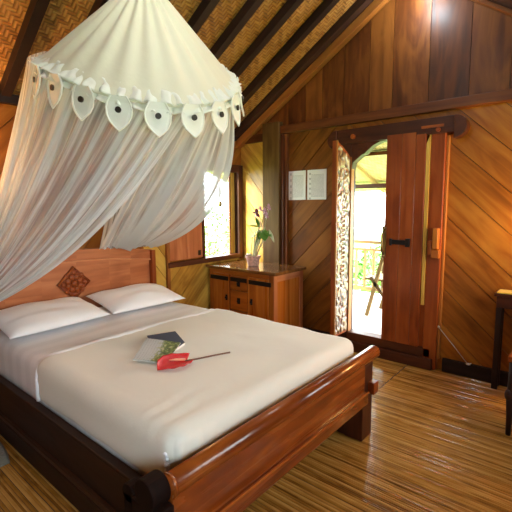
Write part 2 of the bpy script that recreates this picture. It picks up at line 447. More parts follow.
# ------------------------------------------------------------------ ceiling and rafters
def build_ceiling():
    mb = MB(); n = math.hypot(1, .62); n2 = math.hypot(1, .70)
    xe = XL-.28; xr = XR+.4
    y0, y1 = YF-.2, YB+.08
    a = [(xe, y0, ceil_z(xe)), (RX, y0, RZ), (RX, y1, RZ), (xe, y1, ceil_z(xe))]
    la = (RX-xe)*n; lb = (xr-RX)*n2
    mb.face(a, uvs=[(0, y0), (la, y0), (la, y1), (0, y1)])
    b = [(RX, y0, RZ), (xr, y0, ceil_z(xr)), (xr, y1, ceil_z(xr)), (RX, y1, RZ)]
    mb.face(b, uvs=[(0, y0), (lb, y0), (lb, y1), (0, y1)])
    t = .05
    mb.face([(p[0], p[1], p[2]+t) for p in a][::-1], mi=1); mb.face([(p[0], p[1], p[2]+t) for p in b][::-1], mi=1)
    for y in (y0, y1):
        mb.face([(xe, y, ceil_z(xe)), (RX, y, RZ), (RX, y, RZ+t), (xe, y, ceil_z(xe)+t)], mi=1)
        mb.face([(RX, y, RZ), (xr, y, ceil_z(xr)), (xr, y, ceil_z(xr)+t), (RX, y, RZ+t)], mi=1)
    mb.face([a[0], a[3], (a[3][0], y1, a[3][2]+t), (a[0][0], y0, a[0][2]+t)], mi=1)
    mb.face([b[1], b[2], (b[2][0], y1, b[2][2]+t), (b[1][0], y0, b[1][2]+t)], mi=1)
    c = struct(mb.build('ceiling', [WEAVE, PLASTER]))
    for i in range(-8, 8):
        y = 1.12+.329*i
        if y < YF: continue
        w = .062 if y < 3.3 else .085
        if i == 7: y = 3.43
        for s in (0, 1):
            m = MB()
            if s == 0: p, q = (XL-.02, y, ceil_z(XL-.02)-.041), (RX-.02, y, RZ-.053)
            else: p, q = (XR+.02, y, ceil_z(XR+.02)-.041), (RX+.02, y, RZ-.053)
            m.bar(p, q, w, .07, up=(0, 0, 1)); m.build('rafter', W_DARK, c)
    return c
build_ceiling()
m = MB().box(RX-.03, RX+.03, YF, YB-.02, RZ-.20, RZ-.10); struct(m.build('trim_7', W_DARK))   # ridge beam

# wall beams and posts
struct(MB().box(-2.62, XR, YB-.05, YB+.01, 2.125, 2.205, tint=.5).build('trim_1', W_BEAM, bev=.006), 'red brown beam running across the back wall above the door')
struct(MB().box(XL, XL+.05, YF, YB-.12, 2.10, 2.165, tint=.3).build('trim_2', W_DARK, bev=.005), 'dark wall plate under the ceiling above the headboard')
struct(MB().box(-2.825, -2.60, YB-.07, YB, 0, 2.25, tint=.7).build('trim_3', W_POST, bev=.008), 'pale brown corner post beside the cabinet')
mb = MB().box(-2.598, -2.56, YB-.05, YB, 0, 2.12, tint=.15); mb.box(-2.558, -2.525, YB-.035, YB, 0, 2.12, tint=.75)
struct(mb.build('trim_4', W_BEAM, bev=.004))
struct(MB().box(XL, -2.826, YB-.03, YB+.01, 2.075, 2.16, tint=.2).build('trim_8', W_BEAM, bev=.004))
# barge strips below the roof on the gable
mb = MB()
mb.bar((XL-.05, YB-.045, ceil_z(XL-.05)-.125), (RX, YB-.045, RZ-.13), .07, .075, tint=.7)
struct(mb.build('trim_5', W_STRIP, bev=.006), 'orange brown strip following the left roof slope')
mb = MB()
mb.bar((XR, YB-.03, ceil_z(XR)-.075), (RX, YB-.03, RZ-.09), .05, .14, tint=.3)
mb.bar((XR, YB-.045, ceil_z(XR)-.165), (RX, YB-.045, RZ-.18), .07, .025, tint=.9)
struct(mb.build('trim_6', W_BEAM, bev=.004))
struct(MB().box(-.93, XR, YB-.035, YB, 0, .11, tint=.2).build('baseboard_back', W_DARK, bev=.004))
struct(MB().box(-2.58, -1.9, YB-.035, YB, 0, .11, tint=.2).build('baseboard_back', W_DARK, bev=.004))

# ------------------------------------------------------------------ window in the left wall
def build_window():
    w = thing('window_1', None, None, (XL, 3.17, WZ0), kind='structure')
    w['label'] = 'bright open window beside the corner above the cabinet'
    f = MB()
    f.box(XL-.07, XL+.035, WY1, WY1+.075, WZ0-.06, WZ1+.08)
    f.box(XL-.07, XL+.035, WY0-.03, WY0, WZ0, WZ1+.02)
    f.box(XL-.07, XL+.035, WY0-.45, WY1, WZ1, WZ1+.08)
    f.build('frame', W_SILL, w, bev=.004)
    f = MB().box(XL-.07, XL+.05, 2.44, WY1+.0, WZ0-.05, WZ0, tint=.6)
    f.build('sill', W_SILL, w, bev=.004)
    # outer casement swung a little outward, dark stile with pale edge
    f = MB()
    f.box(XL-.04, XL-.02, 3.36, 3.38, WZ0, WZ1)
    f.build('stile', W_BEAM, w, bev=.002)
    f = MB().box(XL-.05, XL-.03, 3.385, WY1, WZ0, WZ1, tint=.8); f.build('casement', W_PALE, w, bev=.003)
    # solid inward shutter resting flat beside the opening
    f = MB(); f.box(XL+.002, XL+.026, 2.47, 2.685, .86, 1.75, tint=.5); f.box(XL+.002, XL+.026, 2.688, 2.895, .86, 1.75, tint=.6)
    s = f.build('shutter', W_HEAD, w, bev=.003)
    f = MB(); f.box(XL+.027, XL+.036, 2.83, 2.86, .885, .935); f.tube([(XL+.03, 2.845, .93), (XL+.05, 2.845, .935)], .005, 6)
    h = f.build('latch', IRON, w)
    f = MB().box(XL+.001, XL+.03, 2.43, 2.465, 0, 1.82, tint=.6)
    f.build('upright', W_STRIP, w, bev=.003)
    # stay hook hanging in the opening
    f = MB(); f.tube([(XL-.03, 3.22, WZ1), (XL-.03, 3.22, 1.44)], .006, 6)
    f.lathe([(.0, 0), (.022, .02), (.026, .045), (.01, .075), (0, .08)], (XL-.03, 3.22, 1.37), 10)
    f.build('pull', BRASS, w, smooth=True)
build_window()

# ------------------------------------------------------------------ doorway
def arch_poly():
    """lintel board (X, z) with lobed ends and the carved arch cut below; right half mirrors the left one"""
    cx = -1.44
    half = [(.0, 1.945), (.08, 1.938), (.14, 1.915), (.20, 1.870), (.225, 1.845), (.245, 1.842), (.29, 1.81), (.335, 1.775), (.35, 1.70)]
    low = [(cx-d, z) for d, z in half[::-1]] + [(cx+d, z) for d, z in half[1:]]
    return low
def build_door():
    d = thing('door_1', None, None, (-1.44, YB, 0), kind='structure')
    d['label'] = 'arched double doorway open to the sunny balcony'
    lw_ = lambda a, b, q: (a, YB-q, b)
    low = arch_poly()
    # arched header between the posts
    mb = MB()
    pts = low
    for i in range(len(pts)-1):
        (a, z1), (b, z2) = pts[i], pts[i+1]
        mb.prism([(a, z1), (b, z2), (b, 2.04), (a, 2.04)], lw_, (1, 0, 0), .4, 0, -.04, .045)
    mb.build('arched_header', W_SILL, d)
    mb = MB()
    # cap board with rounded lobes at both ends
    def lobe(cx, s, z=1.985, r=.088): return [(cx+s*r*math.cos(t)*1.1, z+r*math.sin(t)) for t in [PI/2-PI*k/10 for k in range(11)]]
    R = lobe(-.925, 1); Lb = lobe(-1.955, -1)
    poly = R + [(-1.03, 1.93), (-1.86, 1.93)] + Lb[::-1]
    # split as convex-ish strips: body + two ends
    mb.prism([(-1.925, 2.073), (-1.925, 1.945), (-.915, 1.945), (-.915, 2.073)][::-1], lw_, (1, 0, 0), .3, 0, 0, .075)
    mb.prism(lobe(-.915, 1)+[(-.9151, 1.897)], lw_, (1,0,0), .3, 0, 0, .09)
    mb.prism(lobe(-1.925, -1)+[(-1.9249, 1.897)], lw_, (1,0,0), .3, 0, 0, .09)
    mb.build('header_cap', W_SILL, d, bev=.006)
    mb = MB(); mb.tube([(-1.76, YB-.075, 2.0), (-1.76, YB-.095, 2.0)], .022, 10); mb.tube([(-1.03, YB-.075, 1.975), (-1.03, YB-.088, 1.975)], .018, 10)
    mb.box(-1.16, -.99, YB-.085, YB-.075, 1.995, 2.015)
    mb.build('header_boss', W_DOOR, d)
    MB().box(-1.95, -1.79, YB-.05, YB+.05, 0, 1.96, tint=.2).build('jamb', W_SILL, d, bev=.005)
    mb = MB().box(-1.085, -.975, YB-.06, YB+.05, .0, 1.96, tint=.5); mb.build('jamb', W_DOOR, d, bev=.008)
    MB().box(-.974, -.955, YB-.035, YB, .1, 1.93, tint=.9).build('architrave', W_STRIP, d, bev=.004)
    mb = MB(); mb.box(-1.80, -1.0, YB-.085, YB+.06, .0, .095, tint=.3); mb.box(-1.80, -1.02, YB-.06, YB+.06, .097, .178, tint=.5)
    mb.build('threshold', W_SILL, d, bev=.006)
    # plain right leaf, planks
    mb = MB()
    mb.box(-1.445, -1.315, YB-.078, YB-.05, .18, 1.975, tint=.45); mb.box(-1.313, -1.20, YB-.078, YB-.05, .18, 1.975, tint=.6); mb.box(-1.198, -1.12, YB-.078, YB-.05, .18, 1.955, tint=.35)
    mb.box(-1.15, -1.08, YB-.045, YB-.02, .18, 1.95, tint=.35)
    lf = mb.build('plain_door_leaf', W_DOOR, d, bev=.003)
    MB().prism([(-1.118, 1.88), (-1.088, 1.95), (-1.088, .55), (-1.112, .55)][::-1], lw_, (0,0,1), .9, 0, .02, .07).build('pale_edge_strip', W_PALE, d)
    mb = MB(); mb.box(-1.39, -1.22, YB-0.097, YB-.0785, 1.05, 1.09); mb.box(-1.25, -1.215, YB-0.107, YB-.0785, 1.035, 1.105); mb.box(-1.39, -1.37, YB-0.102, YB-.0785, 1.04, 1.10)
    mb.build('sliding_bolt', IRON, d, bev=.003)
    mb = MB(); mb.box(-1.455, -1.425, YB-0.092, YB-.0785, .93, 1.20)
    mb.tube([(-1.44, YB-.087, .96), (-1.44, YB-.135, .985), (-1.44, YB-.135, 1.13), (-1.44, YB-.087, 1.16)], .009, 8)
    mb.ball((-1.44, YB-.10, 1.19), .018); mb.ball((-1.44, YB-.10, .945), .018)
    mb.build('handle', BRASS, d, smooth=True)
    # wooden latch block on the jamb
    mb = MB(); mb.box(-1.07, -1.035, YB-.10, YB-.06, .98, 1.10, tint=.1)
    mb.box(-1.03, -.985, YB-.115, YB-.06, 1.03, 1.20, tint=.8); mb.box(-1.04, -.975, YB-.10, YB-.06, .955, 1.03, tint=.5)
    mb.build('latch_block', W_CAB, d, bev=.008)
    # carved leaf swung inward, seen on its carved outer face (+X)
    X0 = -1.80; ya, yb = 3.225, 3.545
    top = lambda y: 1.775+.17*min(1, max(0, (yb-y)/.30))**.7
    mb = MB()
    n = 14
    for i in range(n):
        a = ya+(yb-ya)*i/n; b = ya+(yb-ya)*(i+1)/n
        mb.prism([(a, .18), (b, .18), (b, top(b)), (a, top(a))], lambda p, q, t: (X0-.035+t, p, q), (0,0,1), .5, 0, 0, .035)
    lf = mb.build('carved_door_leaf', W_DOOR, d)
    def frm(y0, y1):
        return [(y0, .18), (y1, .18), (y1, top(y1)), (y0, top(y0))]
    mb = MB()
    for y0, y1 in ((ya, ya+.012), (yb-.055, yb)):
        mb.prism(frm(y0, y1), lambda p, q, t: (X0+t, p, q), (0,0,1), .95, 0, 0.0005, .014)
    mb.build('stile', W_STRIP, d)
    cm = MB()
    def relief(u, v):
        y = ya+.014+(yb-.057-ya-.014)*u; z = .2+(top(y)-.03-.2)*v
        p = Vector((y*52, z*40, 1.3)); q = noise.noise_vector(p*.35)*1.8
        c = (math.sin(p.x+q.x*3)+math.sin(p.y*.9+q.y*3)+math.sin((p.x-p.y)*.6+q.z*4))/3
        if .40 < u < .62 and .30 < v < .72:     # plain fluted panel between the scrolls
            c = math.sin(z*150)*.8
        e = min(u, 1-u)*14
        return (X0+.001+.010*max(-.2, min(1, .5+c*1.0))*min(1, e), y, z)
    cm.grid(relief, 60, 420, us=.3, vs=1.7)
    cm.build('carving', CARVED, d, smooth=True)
    # hook stay of the door, bright metal
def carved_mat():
    m, nt, P = new_mat('carving_relief_shading')
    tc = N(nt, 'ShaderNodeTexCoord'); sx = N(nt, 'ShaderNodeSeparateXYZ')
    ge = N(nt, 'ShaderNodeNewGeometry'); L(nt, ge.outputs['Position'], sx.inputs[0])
    f = math_node(nt, 'MULTIPLY', math_node(nt, 'ADD', sx.outputs[0], 1.80), 90.)  # colour by relief depth: shaded recesses and lit ridges painted in
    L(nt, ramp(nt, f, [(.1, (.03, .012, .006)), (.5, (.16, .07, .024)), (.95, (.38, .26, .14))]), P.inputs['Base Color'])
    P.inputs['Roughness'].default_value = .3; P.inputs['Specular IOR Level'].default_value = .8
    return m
CARVED = carved_mat()
build_door()
# bright metal hook stay hanging off the jamb
t = thing('door_stay', 'thin bright metal door stay slanting across the lower wall right of the door', 'door stay', (-.96, YB-.03, .37))
mb = MB(); mb.tube([(-.968, YB-.036, .375), (-.85, YB-.044, .25), (-.735, YB-.055, .125)], .0038, 6); mb.build('rod', STEEL, t, smooth=True)
mb = MB(); mb.ball((-.972, YB-.036, .378), .011, sc3=(1.4, .8, .9)); mb.build('eye_plate', STEEL, t, smooth=True)
mb = MB(); mb.ball((-.728, YB-.05, .118), .012, sc3=(1.5, .8, .8)); mb.tube([(-.728, YB-.05, .118), (-.705, YB-.045, .128)], .003, 6); mb.build('hook', STEEL, t, smooth=True)

# ------------------------------------------------------------------ balcony
TILE = plain('pale_deck', (.72, .70, .66), .5, bump=.05, bscale=20, noise_amt=.05)
struct(MB().box(-4.6, .8, YB+.06, 5.6, -.02, .10, mi=0).build('floor_balcony', TILE))
mb = MB()
zr = lambda y: 2.12-.315*(y-3.6)
mb.face([(-4.6, 3.6, zr(3.6)), (.8, 3.6, zr(3.6)), (.8, 5.35, zr(5.35)), (-4.6, 5.35, zr(5.35))][::-1], (1,0,0))
mb.face([(-4.6, 3.6, zr(3.6)+.05), (.8, 3.6, zr(3.6)+.05), (.8, 5.35, zr(5.35)+.05), (-4.6, 5.35, zr(5.35)+.05)], (1,0,0))
mb.face([(-4.6, 5.35, zr(5.35)), (.8, 5.35, zr(5.35)), (.8, 5.35, zr(5.35)+.05), (-4.6, 5.35, zr(5.35)+.05)], (1,0,0))
pr = struct(mb.build('ceiling_balcony', WEAVE_OUT))
mb = MB().box(-4.6, .8, 4.12, 4.17, 1.90, 1.935, tint=.1); mb.build('purlin', W_STRIP, pr)
mb = MB().box(-4.6, .8, 4.96, 5.03, 1.595, 1.65, tint=.1); mb.build('eave_beam', W_SILL, pr)
for x in (-3.6, -2.23, -1.2, -.2):
    MB().bar((x, 3.62, zr(3.62)-.02), (x, 5.33, zr(5.33)-.02), .05, .035, tint=.6).build('rafter', W_BAMB, pr)
rl = thing('balcony_railing', 'pale wooden balcony railing seen through the open doorway', 'railing', (-2.3, 5.3, .1))
MB().box(-4.5, .7, 5.27, 5.34, .855, .895, tint=.4).build('top_rail', W_RAIL, rl, bev=.004)
MB().box(-4.5, .7, 5.29, 5.32, .755, .785, tint=.6).build('middle_rail', W_RAIL, rl)
MB().box(-4.5, .7, 5.28, 5.33, .20, .25, tint=.6).build('bottom_rail', W_RAIL, rl)
x = -3.4
while x < -1.4:
    MB().box(x, x+.028, 5.285, 5.315, .25, .755).build('baluster', W_RAIL, rl); x += .13
for x in (-4.45, -3.48, -1.3, .6):
    MB().box(x, x+.08, 5.26, 5.34, .1, 1.6).build('post', W_RAIL, rl)
ch = thing('balcony_chair', 'light wooden folding chair standing on the balcony', 'chair', (-1.95, 4.55, .1))
for y in (4.4, 4.8):
    k = 1 if y < 4.6 else 2
    MB().bar((-2.02, y, .1), (-1.80, y, .97), .028, .04).build('leg', W_RAIL, ch)
    MB().bar((-1.62, y, .1), (-1.98, y, .56), .028, .035).build('leg', W_RAIL, ch)
MB().box(-2.06, -1.72, 4.41, 4.79, .52, .545).build('seat', W_RAIL, ch, bev=.003)
mb = MB()
for k in range(3): mb.bar((-1.853+.023*k, 4.39, .76+.09*k), (-1.853+.023*k, 4.81, .76+.09*k), .02, .05)
mb.build('backrest', W_RAIL, ch)

# garden beyond
LEAF = plain('garden_leaf', (.08, .22, .03), .5, noise_amt=.4, bscale=3)
GRASS = plain('lawn', (.22, .40, .08), .8, noise_amt=.3, bscale=2)
mb = MB(); mb.face([(-30, -10, -.6), (10, -10, -.6), (10, 30, -.6), (-30, 30, -.6)])
struct(mb.build('ground_garden', GRASS))
def bush(name, c, r, h, n, label):
    mb = MB(); rnd = random.Random(int(c[0]*100))
    for _ in range(n):
        a = rnd.uniform(0, 2*PI); e = math.acos(rnd.uniform(-1, 1)); q = rnd.uniform(.5, 1)**.5
        p = Vector((c[0]+r*q*math.sin(e)*math.cos(a), c[1]+r*q*math.sin(e)*math.sin(a), c[2]+h*(.5+.5*q*math.cos(e))))
        d = Vector((rnd.gauss(0, 1), rnd.gauss(0, 1), rnd.gauss(.3, .6))).normalized(); s = d.cross(Vector((rnd.gauss(0, 1), rnd.gauss(0, 1), rnd.gauss(0, 1)))).normalized()
        l = rnd.uniform(.09, .16); w = l*.28
        mb.face([p, p+d*l*.5+s*w, p+d*l, p+d*l*.5-s*w])
    t = thing(name, label, 'bush', (c[0], c[1], c[2]))
    mb.build('foliage', LEAF, t)
    st = MB()
    for k in range(3): st.tube([(c[0]+.05*k, c[1], c[2]-.02), (c[0]+.25*(k-1)*r, c[1]+.1*k, c[2]+h*.6)], [.03, .012], 6)
    st.build('stem', W_SILL, t)
bush('garden_bush', (-3.0, 7.2, -.6), .55, 1.25, 900, 'low green garden bush behind the balcony railing, left of the folding chair')
bush('garden_bush', (-2.2, 8.6, -.6), .5, 1.25, 800, 'low green garden bush behind the balcony railing, partly hidden by the folding chair')
bush('window_bush', (-9.2, 8.6, -.6), 1.1, 1.9, 1500, 'leafy green shrub outside the corner window')

# ------------------------------------------------------------------ bed
BX0, BX1, BY0, BY1 = -3.16, -.98, .74, 2.31
bed = thing('bed', 'wide dark teak bed with carved headboard and rounded rail at the foot', 'bed', (-2.05, 1.52, 0))
yz = lambda a, b, d: (d, a, b)
mb = MB()
top = [(.82, .99), (1.0, 1.045), (1.25, 1.062), (1.52, 1.066), (1.80, 1.055), (2.0, 1.03), (2.2, 1.008)]
for (a, z1), (b, z2) in zip(top[:-1], top[1:]):
    mb.prism([(a, .22), (b, .22), (b, z2-.09), (a, z1-.09)], yz, (0,1,0), .5, 0, -3.165, -3.135)
hb = mb.build('headboard', W_HEAD, bed)
mb = MB()
for (a, z1), (b, z2) in zip(top[:-1], top[1:]):
    mb.prism([(a, z1-.09), (b, z2-.09), (b, z2-.004), (a, z1-.004)], yz, (0,1,0), .35, 0, -3.175, -3.118)
    mb.prism([(a, z1-.10), (b, z2-.10), (b, z2-.088), (a, z1-.088)], yz, (0,1,0), .9, 0, -3.175, -3.105)
mb.build('top_board', W_HEAD, bed)
for y0, y1 in ((.79, .83), (2.20, 2.24)):
    MB().box(-3.19, -3.085, y0, y1, 0, 1.0, tint=.5).build('headboard_post', W_DOOR, bed, bev=.006)
# carved diamond flower
mb = MB(); cy, cz, r = 1.49, .80, .135
mb.prism([(cy, cz-r), (cy+r, cz), (cy, cz+r), (cy-r, cz)], yz, (0,1,0), .2, 0, -3.134, -3.122)
cv = mb.build('diamond_carving', W_DOOR, bed)
mb = MB()
for k in range(8):
    a = k*PI/4+PI/8
    mb.ball((-3.120, cy+.052*math.cos(a), cz+.052*math.sin(a)), .024, 10, 6, (.5, 1, 1))
    b = k*PI/4
    mb.ball((-3.121, cy+.086*math.cos(b), cz+.086*math.sin(b)), .018, 10, 6, (.5, 1, 1))
mb.ball((-3.118, cy, cz), .026, 12, 8, (.6, 1, 1))
for k in range(4):
    a = k*PI/2
    p = [(cy+r*math.cos(a)*.93, cz+r*math.sin(a)*.93), (cy+r*math.cos(a+PI/2)*.93, cz+r*math.sin(a+PI/2)*.93)]
    mb.tube([(-3.119, *p[0]), (-3.119, *p[1])], .006, 6)
mb.build('flower_relief', W_DOOR, bed, smooth=True)
# side rails
for y0, y1, m_ in ((.80, .835, W_BED_SHADE), (2.225, 2.26, W_BED_SHADE)):
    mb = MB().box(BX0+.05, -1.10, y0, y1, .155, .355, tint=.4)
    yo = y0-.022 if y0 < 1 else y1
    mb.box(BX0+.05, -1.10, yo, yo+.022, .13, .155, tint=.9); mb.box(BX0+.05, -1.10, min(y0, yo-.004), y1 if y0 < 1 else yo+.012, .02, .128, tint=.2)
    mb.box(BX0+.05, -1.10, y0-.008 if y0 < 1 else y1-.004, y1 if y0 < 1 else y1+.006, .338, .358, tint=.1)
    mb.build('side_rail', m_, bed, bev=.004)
# foot posts: wide scalloped boards
def post_profile():
    p = [(-1.155, 0), (-.985, 0), (-.985, .47)]
    p += [(-.985, .47)]
    return p
xzf = lambda a, b, d: (a, d, b)
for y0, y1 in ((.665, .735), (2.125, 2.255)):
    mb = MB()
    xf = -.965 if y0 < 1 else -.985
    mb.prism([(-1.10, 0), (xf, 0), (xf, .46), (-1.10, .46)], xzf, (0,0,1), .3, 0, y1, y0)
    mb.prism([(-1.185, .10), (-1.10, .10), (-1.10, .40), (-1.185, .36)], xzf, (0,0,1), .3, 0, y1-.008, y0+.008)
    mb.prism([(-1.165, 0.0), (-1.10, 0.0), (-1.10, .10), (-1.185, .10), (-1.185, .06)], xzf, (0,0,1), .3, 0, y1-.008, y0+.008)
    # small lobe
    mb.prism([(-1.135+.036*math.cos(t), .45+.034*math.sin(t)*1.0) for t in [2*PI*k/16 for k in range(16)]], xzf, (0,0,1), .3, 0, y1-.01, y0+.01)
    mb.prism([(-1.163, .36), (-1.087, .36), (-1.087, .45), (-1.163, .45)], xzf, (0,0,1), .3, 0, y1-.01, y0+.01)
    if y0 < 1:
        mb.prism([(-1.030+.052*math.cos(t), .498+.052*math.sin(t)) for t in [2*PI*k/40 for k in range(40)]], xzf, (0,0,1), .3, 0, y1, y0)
    mb.build('foot_post', W_FOOT_SHADE if y0 < 1 else W_SILL, bed, bev=.005)
mb = MB().box(-1.01, -.975, .735, 2.125, .30, .50, tint=.5); mb.build('footboard_panel', W_BED, bed, bev=.003)
mb = MB().box(-1.015, -.955, .735, 2.135, .245, .315, tint=.45)
mb.bar((-.953, .735, .318), (-.953, 2.135, .318), .014, .012, tint=.95)
mb.build('lower_rail', W_BED, bed, bev=.006)
mb = MB(); mb.tube([(-1.0, .736, .505), (-1.0, 2.295, .505), (-1.0, 2.302, .505), (-1.0, 2.308, .505)], [.039, .039, .036, .026], 28)
mb.tube([(-1.0, .737, .505), (-1.0, .747, .505)], .043, 28)
mb.build('top_rail', W_BED, bed, smooth=True)
MB().box(-.986, -.945, 2.19, 2.25, .28, .35).build('tenon', W_DOOR, bed, bev=.004)
MB().box(-1.06, -1.02, .74, 2.12, .25, .34, tint=.3).build('end_rail', W_BED_SHADE, bed)

# ---- soft goods
def rbox(x0, x1, y0, y1, z0, z1, r, nx, ny, nz, disp=None, keep=None, mb=None, mi=0):
    """box with rounded edges as six grids, vertices pushed by disp(p, n)"""
    mb = mb or MB()
    def m(p):
        q = Vector((min(max(p[0], x0+r), x1-r), min(max(p[1], y0+r), y1-r), min(max(p[2], z0+r), z1-r)))
        d = Vector(p)-q
        n = d.normalized() if d.length > 1e-9 else Vector((0, 0, 1))
        v = q+n*r
        return v+(disp(v, n) if disp else Vector((0, 0, 0)))
    def g(a, b, n, k, f):
        for j in range(k):
            for i in range(n):
                ps = [f(u, v) for u, v in ((i/n, j/k), ((i+1)/n, j/k), ((i+1)/n, (j+1)/k), (i/n, (j+1)/k))]
                c = sum((Vector(p) for p in ps), Vector())/4
                if keep and not keep(c): continue
                mb.face([m(p) for p in ps], uvs=[(p[0]+p[2], p[1]+p[2]) for p in ps], mi=mi)
    X = lambda u: x0+(x1-x0)*u
    Y = lambda u: y0+(y1-y0)*u
    Z = lambda u: z0+(z1-z0)*u
    g(0, 0, nx, ny, lambda u, v: (X(u), Y(v), z1)); g(0, 0, nx, ny, lambda u, v: (X(u), Y(1-v), z0))
    g(0, 0, nx, nz, lambda u, v: (X(u), y0, Z(v))); g(0, 0, nx, nz, lambda u, v: (X(1-u), y1, Z(v)))
    g(0, 0, ny, nz, lambda u, v: (x1, Y(u), Z(v))); g(0, 0, ny, nz, lambda u, v: (x0, Y(1-u), Z(v)))
    return mb
def soft(o, sub=0):
    w = o.modifiers.new('weld', 'WELD'); w.merge_threshold = .0004
    if sub: s = o.modifiers.new('sub', 'SUBSURF'); s.levels = s.render_levels = sub
    for p in o.data.polygons: p.use_smooth = True
    return o
MT = .575
def md(p, n):
    z = 0
    if n.z > .3:
        z = .010*noise.noise(Vector((p.x*2.2, p.y*2.0, 0)))+.004*noise.noise(Vector((p.x*7, p.y*5, 2)))
        z += .010*(1-((p.y-1.55)/.8)**2)
    return Vector((0, 0, z))
mat_t = thing('mattress', 'thick mattress wrapped in white sheet with thin satin stripes at the pillow end', 'mattress', (-2.1, 1.55, .36))
mb = rbox(-3.10, -1.098, .845, 2.215, .30, MT, .055, 60, 44, 6, md)
soft(mb.build('sheet', STRIPED, mat_t))
# bedspread: shell just outside of the mattress
def sd(p, n):
    d = md(p, n)
    wr = .006*noise.noise(Vector((p.x*5, p.y*5, 3.3)))
    # gathered corner tuck at the near foot corner
    k = math.hypot(p.x+1.06, p.y-.84)
    if k < .22 and p.z < MT-.01:
        a = math.atan2(p.y-.95, p.x+1.17)
        wr += .010*math.sin(a*42)*(1-k/.22)
    if p.x > -1.35 and n.z > .5: wr += .004*math.sin(p.x*70+3*noise.noise(Vector((p.x*3, p.y*4, 0))))*max(0, 1-abs(p.y-.95)/.3)
    # droop along the fold near the left side
    return d+n*(wr+.001)
mb = rbox(-3.10, -1.085, .836, 2.223, .352, MT+.009, .058, 110, 80, 10, sd, keep=lambda c: c.x > -2.235+.02*math.sin(c.y*3) and c.z > .354)
bs = thing('bedspread', 'smooth cream bedspread tucked over the foot half of the mattress', 'bedspread', (-1.6, 1.55, .58))
o = soft(mb.build('cover', SPREAD, bs)); q = o.modifiers.new('s', 'SOLIDIFY'); q.thickness = .006; q.offset = 1
# folded white hem across the bed and down its near side
hem = []
for k in range(61):
    y = .95+(2.14-.95)*k/60; p = Vector((-2.24+.02*math.sin(y*3), y, MT+.010)); hem.append(p+md(p, Vector((0, 0, 1))))
mb = MB()
path = [Vector((-2.225, .832, .37)), Vector((-2.222, .828, .42)), Vector((-2.225, .828, .48)), Vector((-2.228, .836, .53)), Vector((-2.23, .862, .572)), Vector((-2.235, .90, .587))]+hem
def hemf(u, v):
    i = v*(len(path)-1); k = int(min(i, len(path)-2)); t = i-k; c = path[k].lerp(path[k+1], t)
    d = (path[k+1]-path[k]).normalized(); nn = Vector((1, 0, 0)); up = nn.cross(d).normalized()
    if up.z < -.1 or (abs(up.z) < .5 and up.y > 0): up = -up
    a = u*2*PI; w = .034+.004*math.sin(v*90) if c.z > .56 else .012+.005*math.sin(c.z*420)
    return c+Vector((1, 0, 0))*math.cos(a)*w+up*(math.sin(a)*.010+.003)
mb.grid(hemf, 12, 150, closeu=True)
soft(mb.build('hem', SHEET, bs))
# pleated white tuck sticking out at the near foot corner
mb = MB(); tp = []; tr = []
for k in range(33):
    t = k/32; tp.append(Vector((-1.135+.010*math.sin(t*3)+.004*math.sin(k*2.4), .832+.004*math.cos(k*2.4)+.022*max(0, t-.75)*4, .395+.155*t))); tr.append(.010+.0035*math.sin(k*1.57))
mb.tube(tp, tr, 12)
soft(mb.build('corner_tuck', SHEET, bs))

def pillow(c, lx, ly, h, rot, label, tilt=0, seed=0):
    mb = MB(); n = 40
    def prof(u, v):
        a, b = abs(2*u-1), abs(2*v-1)
        return max(0, (1-a**2.4))**.55*max(0, (1-b**2.6))**.55
    def mk(sgn):
        def f(u, v):
            x = (u-.5)*lx; y = (v-.5)*ly
            k = prof(u, v); # pinch sides inward
            x *= 1-.07*(1-abs(2*v-1)**2)*abs(2*u-1)**3; y *= 1-.05*(1-abs(2*u-1)**2)*abs(2*v-1)**3
            z = sgn*h/2*k*(1 if sgn > 0 else .55)+.012*noise.noise(Vector((x*6+seed, y*6, sgn)))*k**.5*(1 if sgn > 0 else .2)
            z += .010*noise.noise(Vector((x*14+seed, y*4, sgn+3)))*k*(sgn > 0)
            p = Vector((x, y, z)); p = Vector((p.x*math.cos(tilt)+p.z*math.sin(tilt), p.y, -p.x*math.sin(tilt)+p.z*math.cos(tilt)))
            return Vector((p.x*math.cos(rot)-p.y*math.sin(rot), p.x*math.sin(rot)+p.y*math.cos(rot), p.z))+Vector(c)
        return f
    mb.grid(mk(1), n, n); b = mk(-1); mb.grid(lambda u, v: b(1-u, v), n, n)
    o = soft(mb.build('pillow', PILLOW, None, origin=c)); o.modifiers['weld'].merge_threshold = .001
    return tag(o, label, 'pillow', 'white bed pillows')
pillow((-2.86, 1.175, .655), .44, .68, .145, math.radians(3), 'plump white pillow lying below the diamond carving, nearer the netting', .16, 0)
pillow((-2.86, 1.875, .655), .44, .66, .145, math.radians(-2), 'plump white pillow at the far side of the bed, by the window wall', .16, 5)

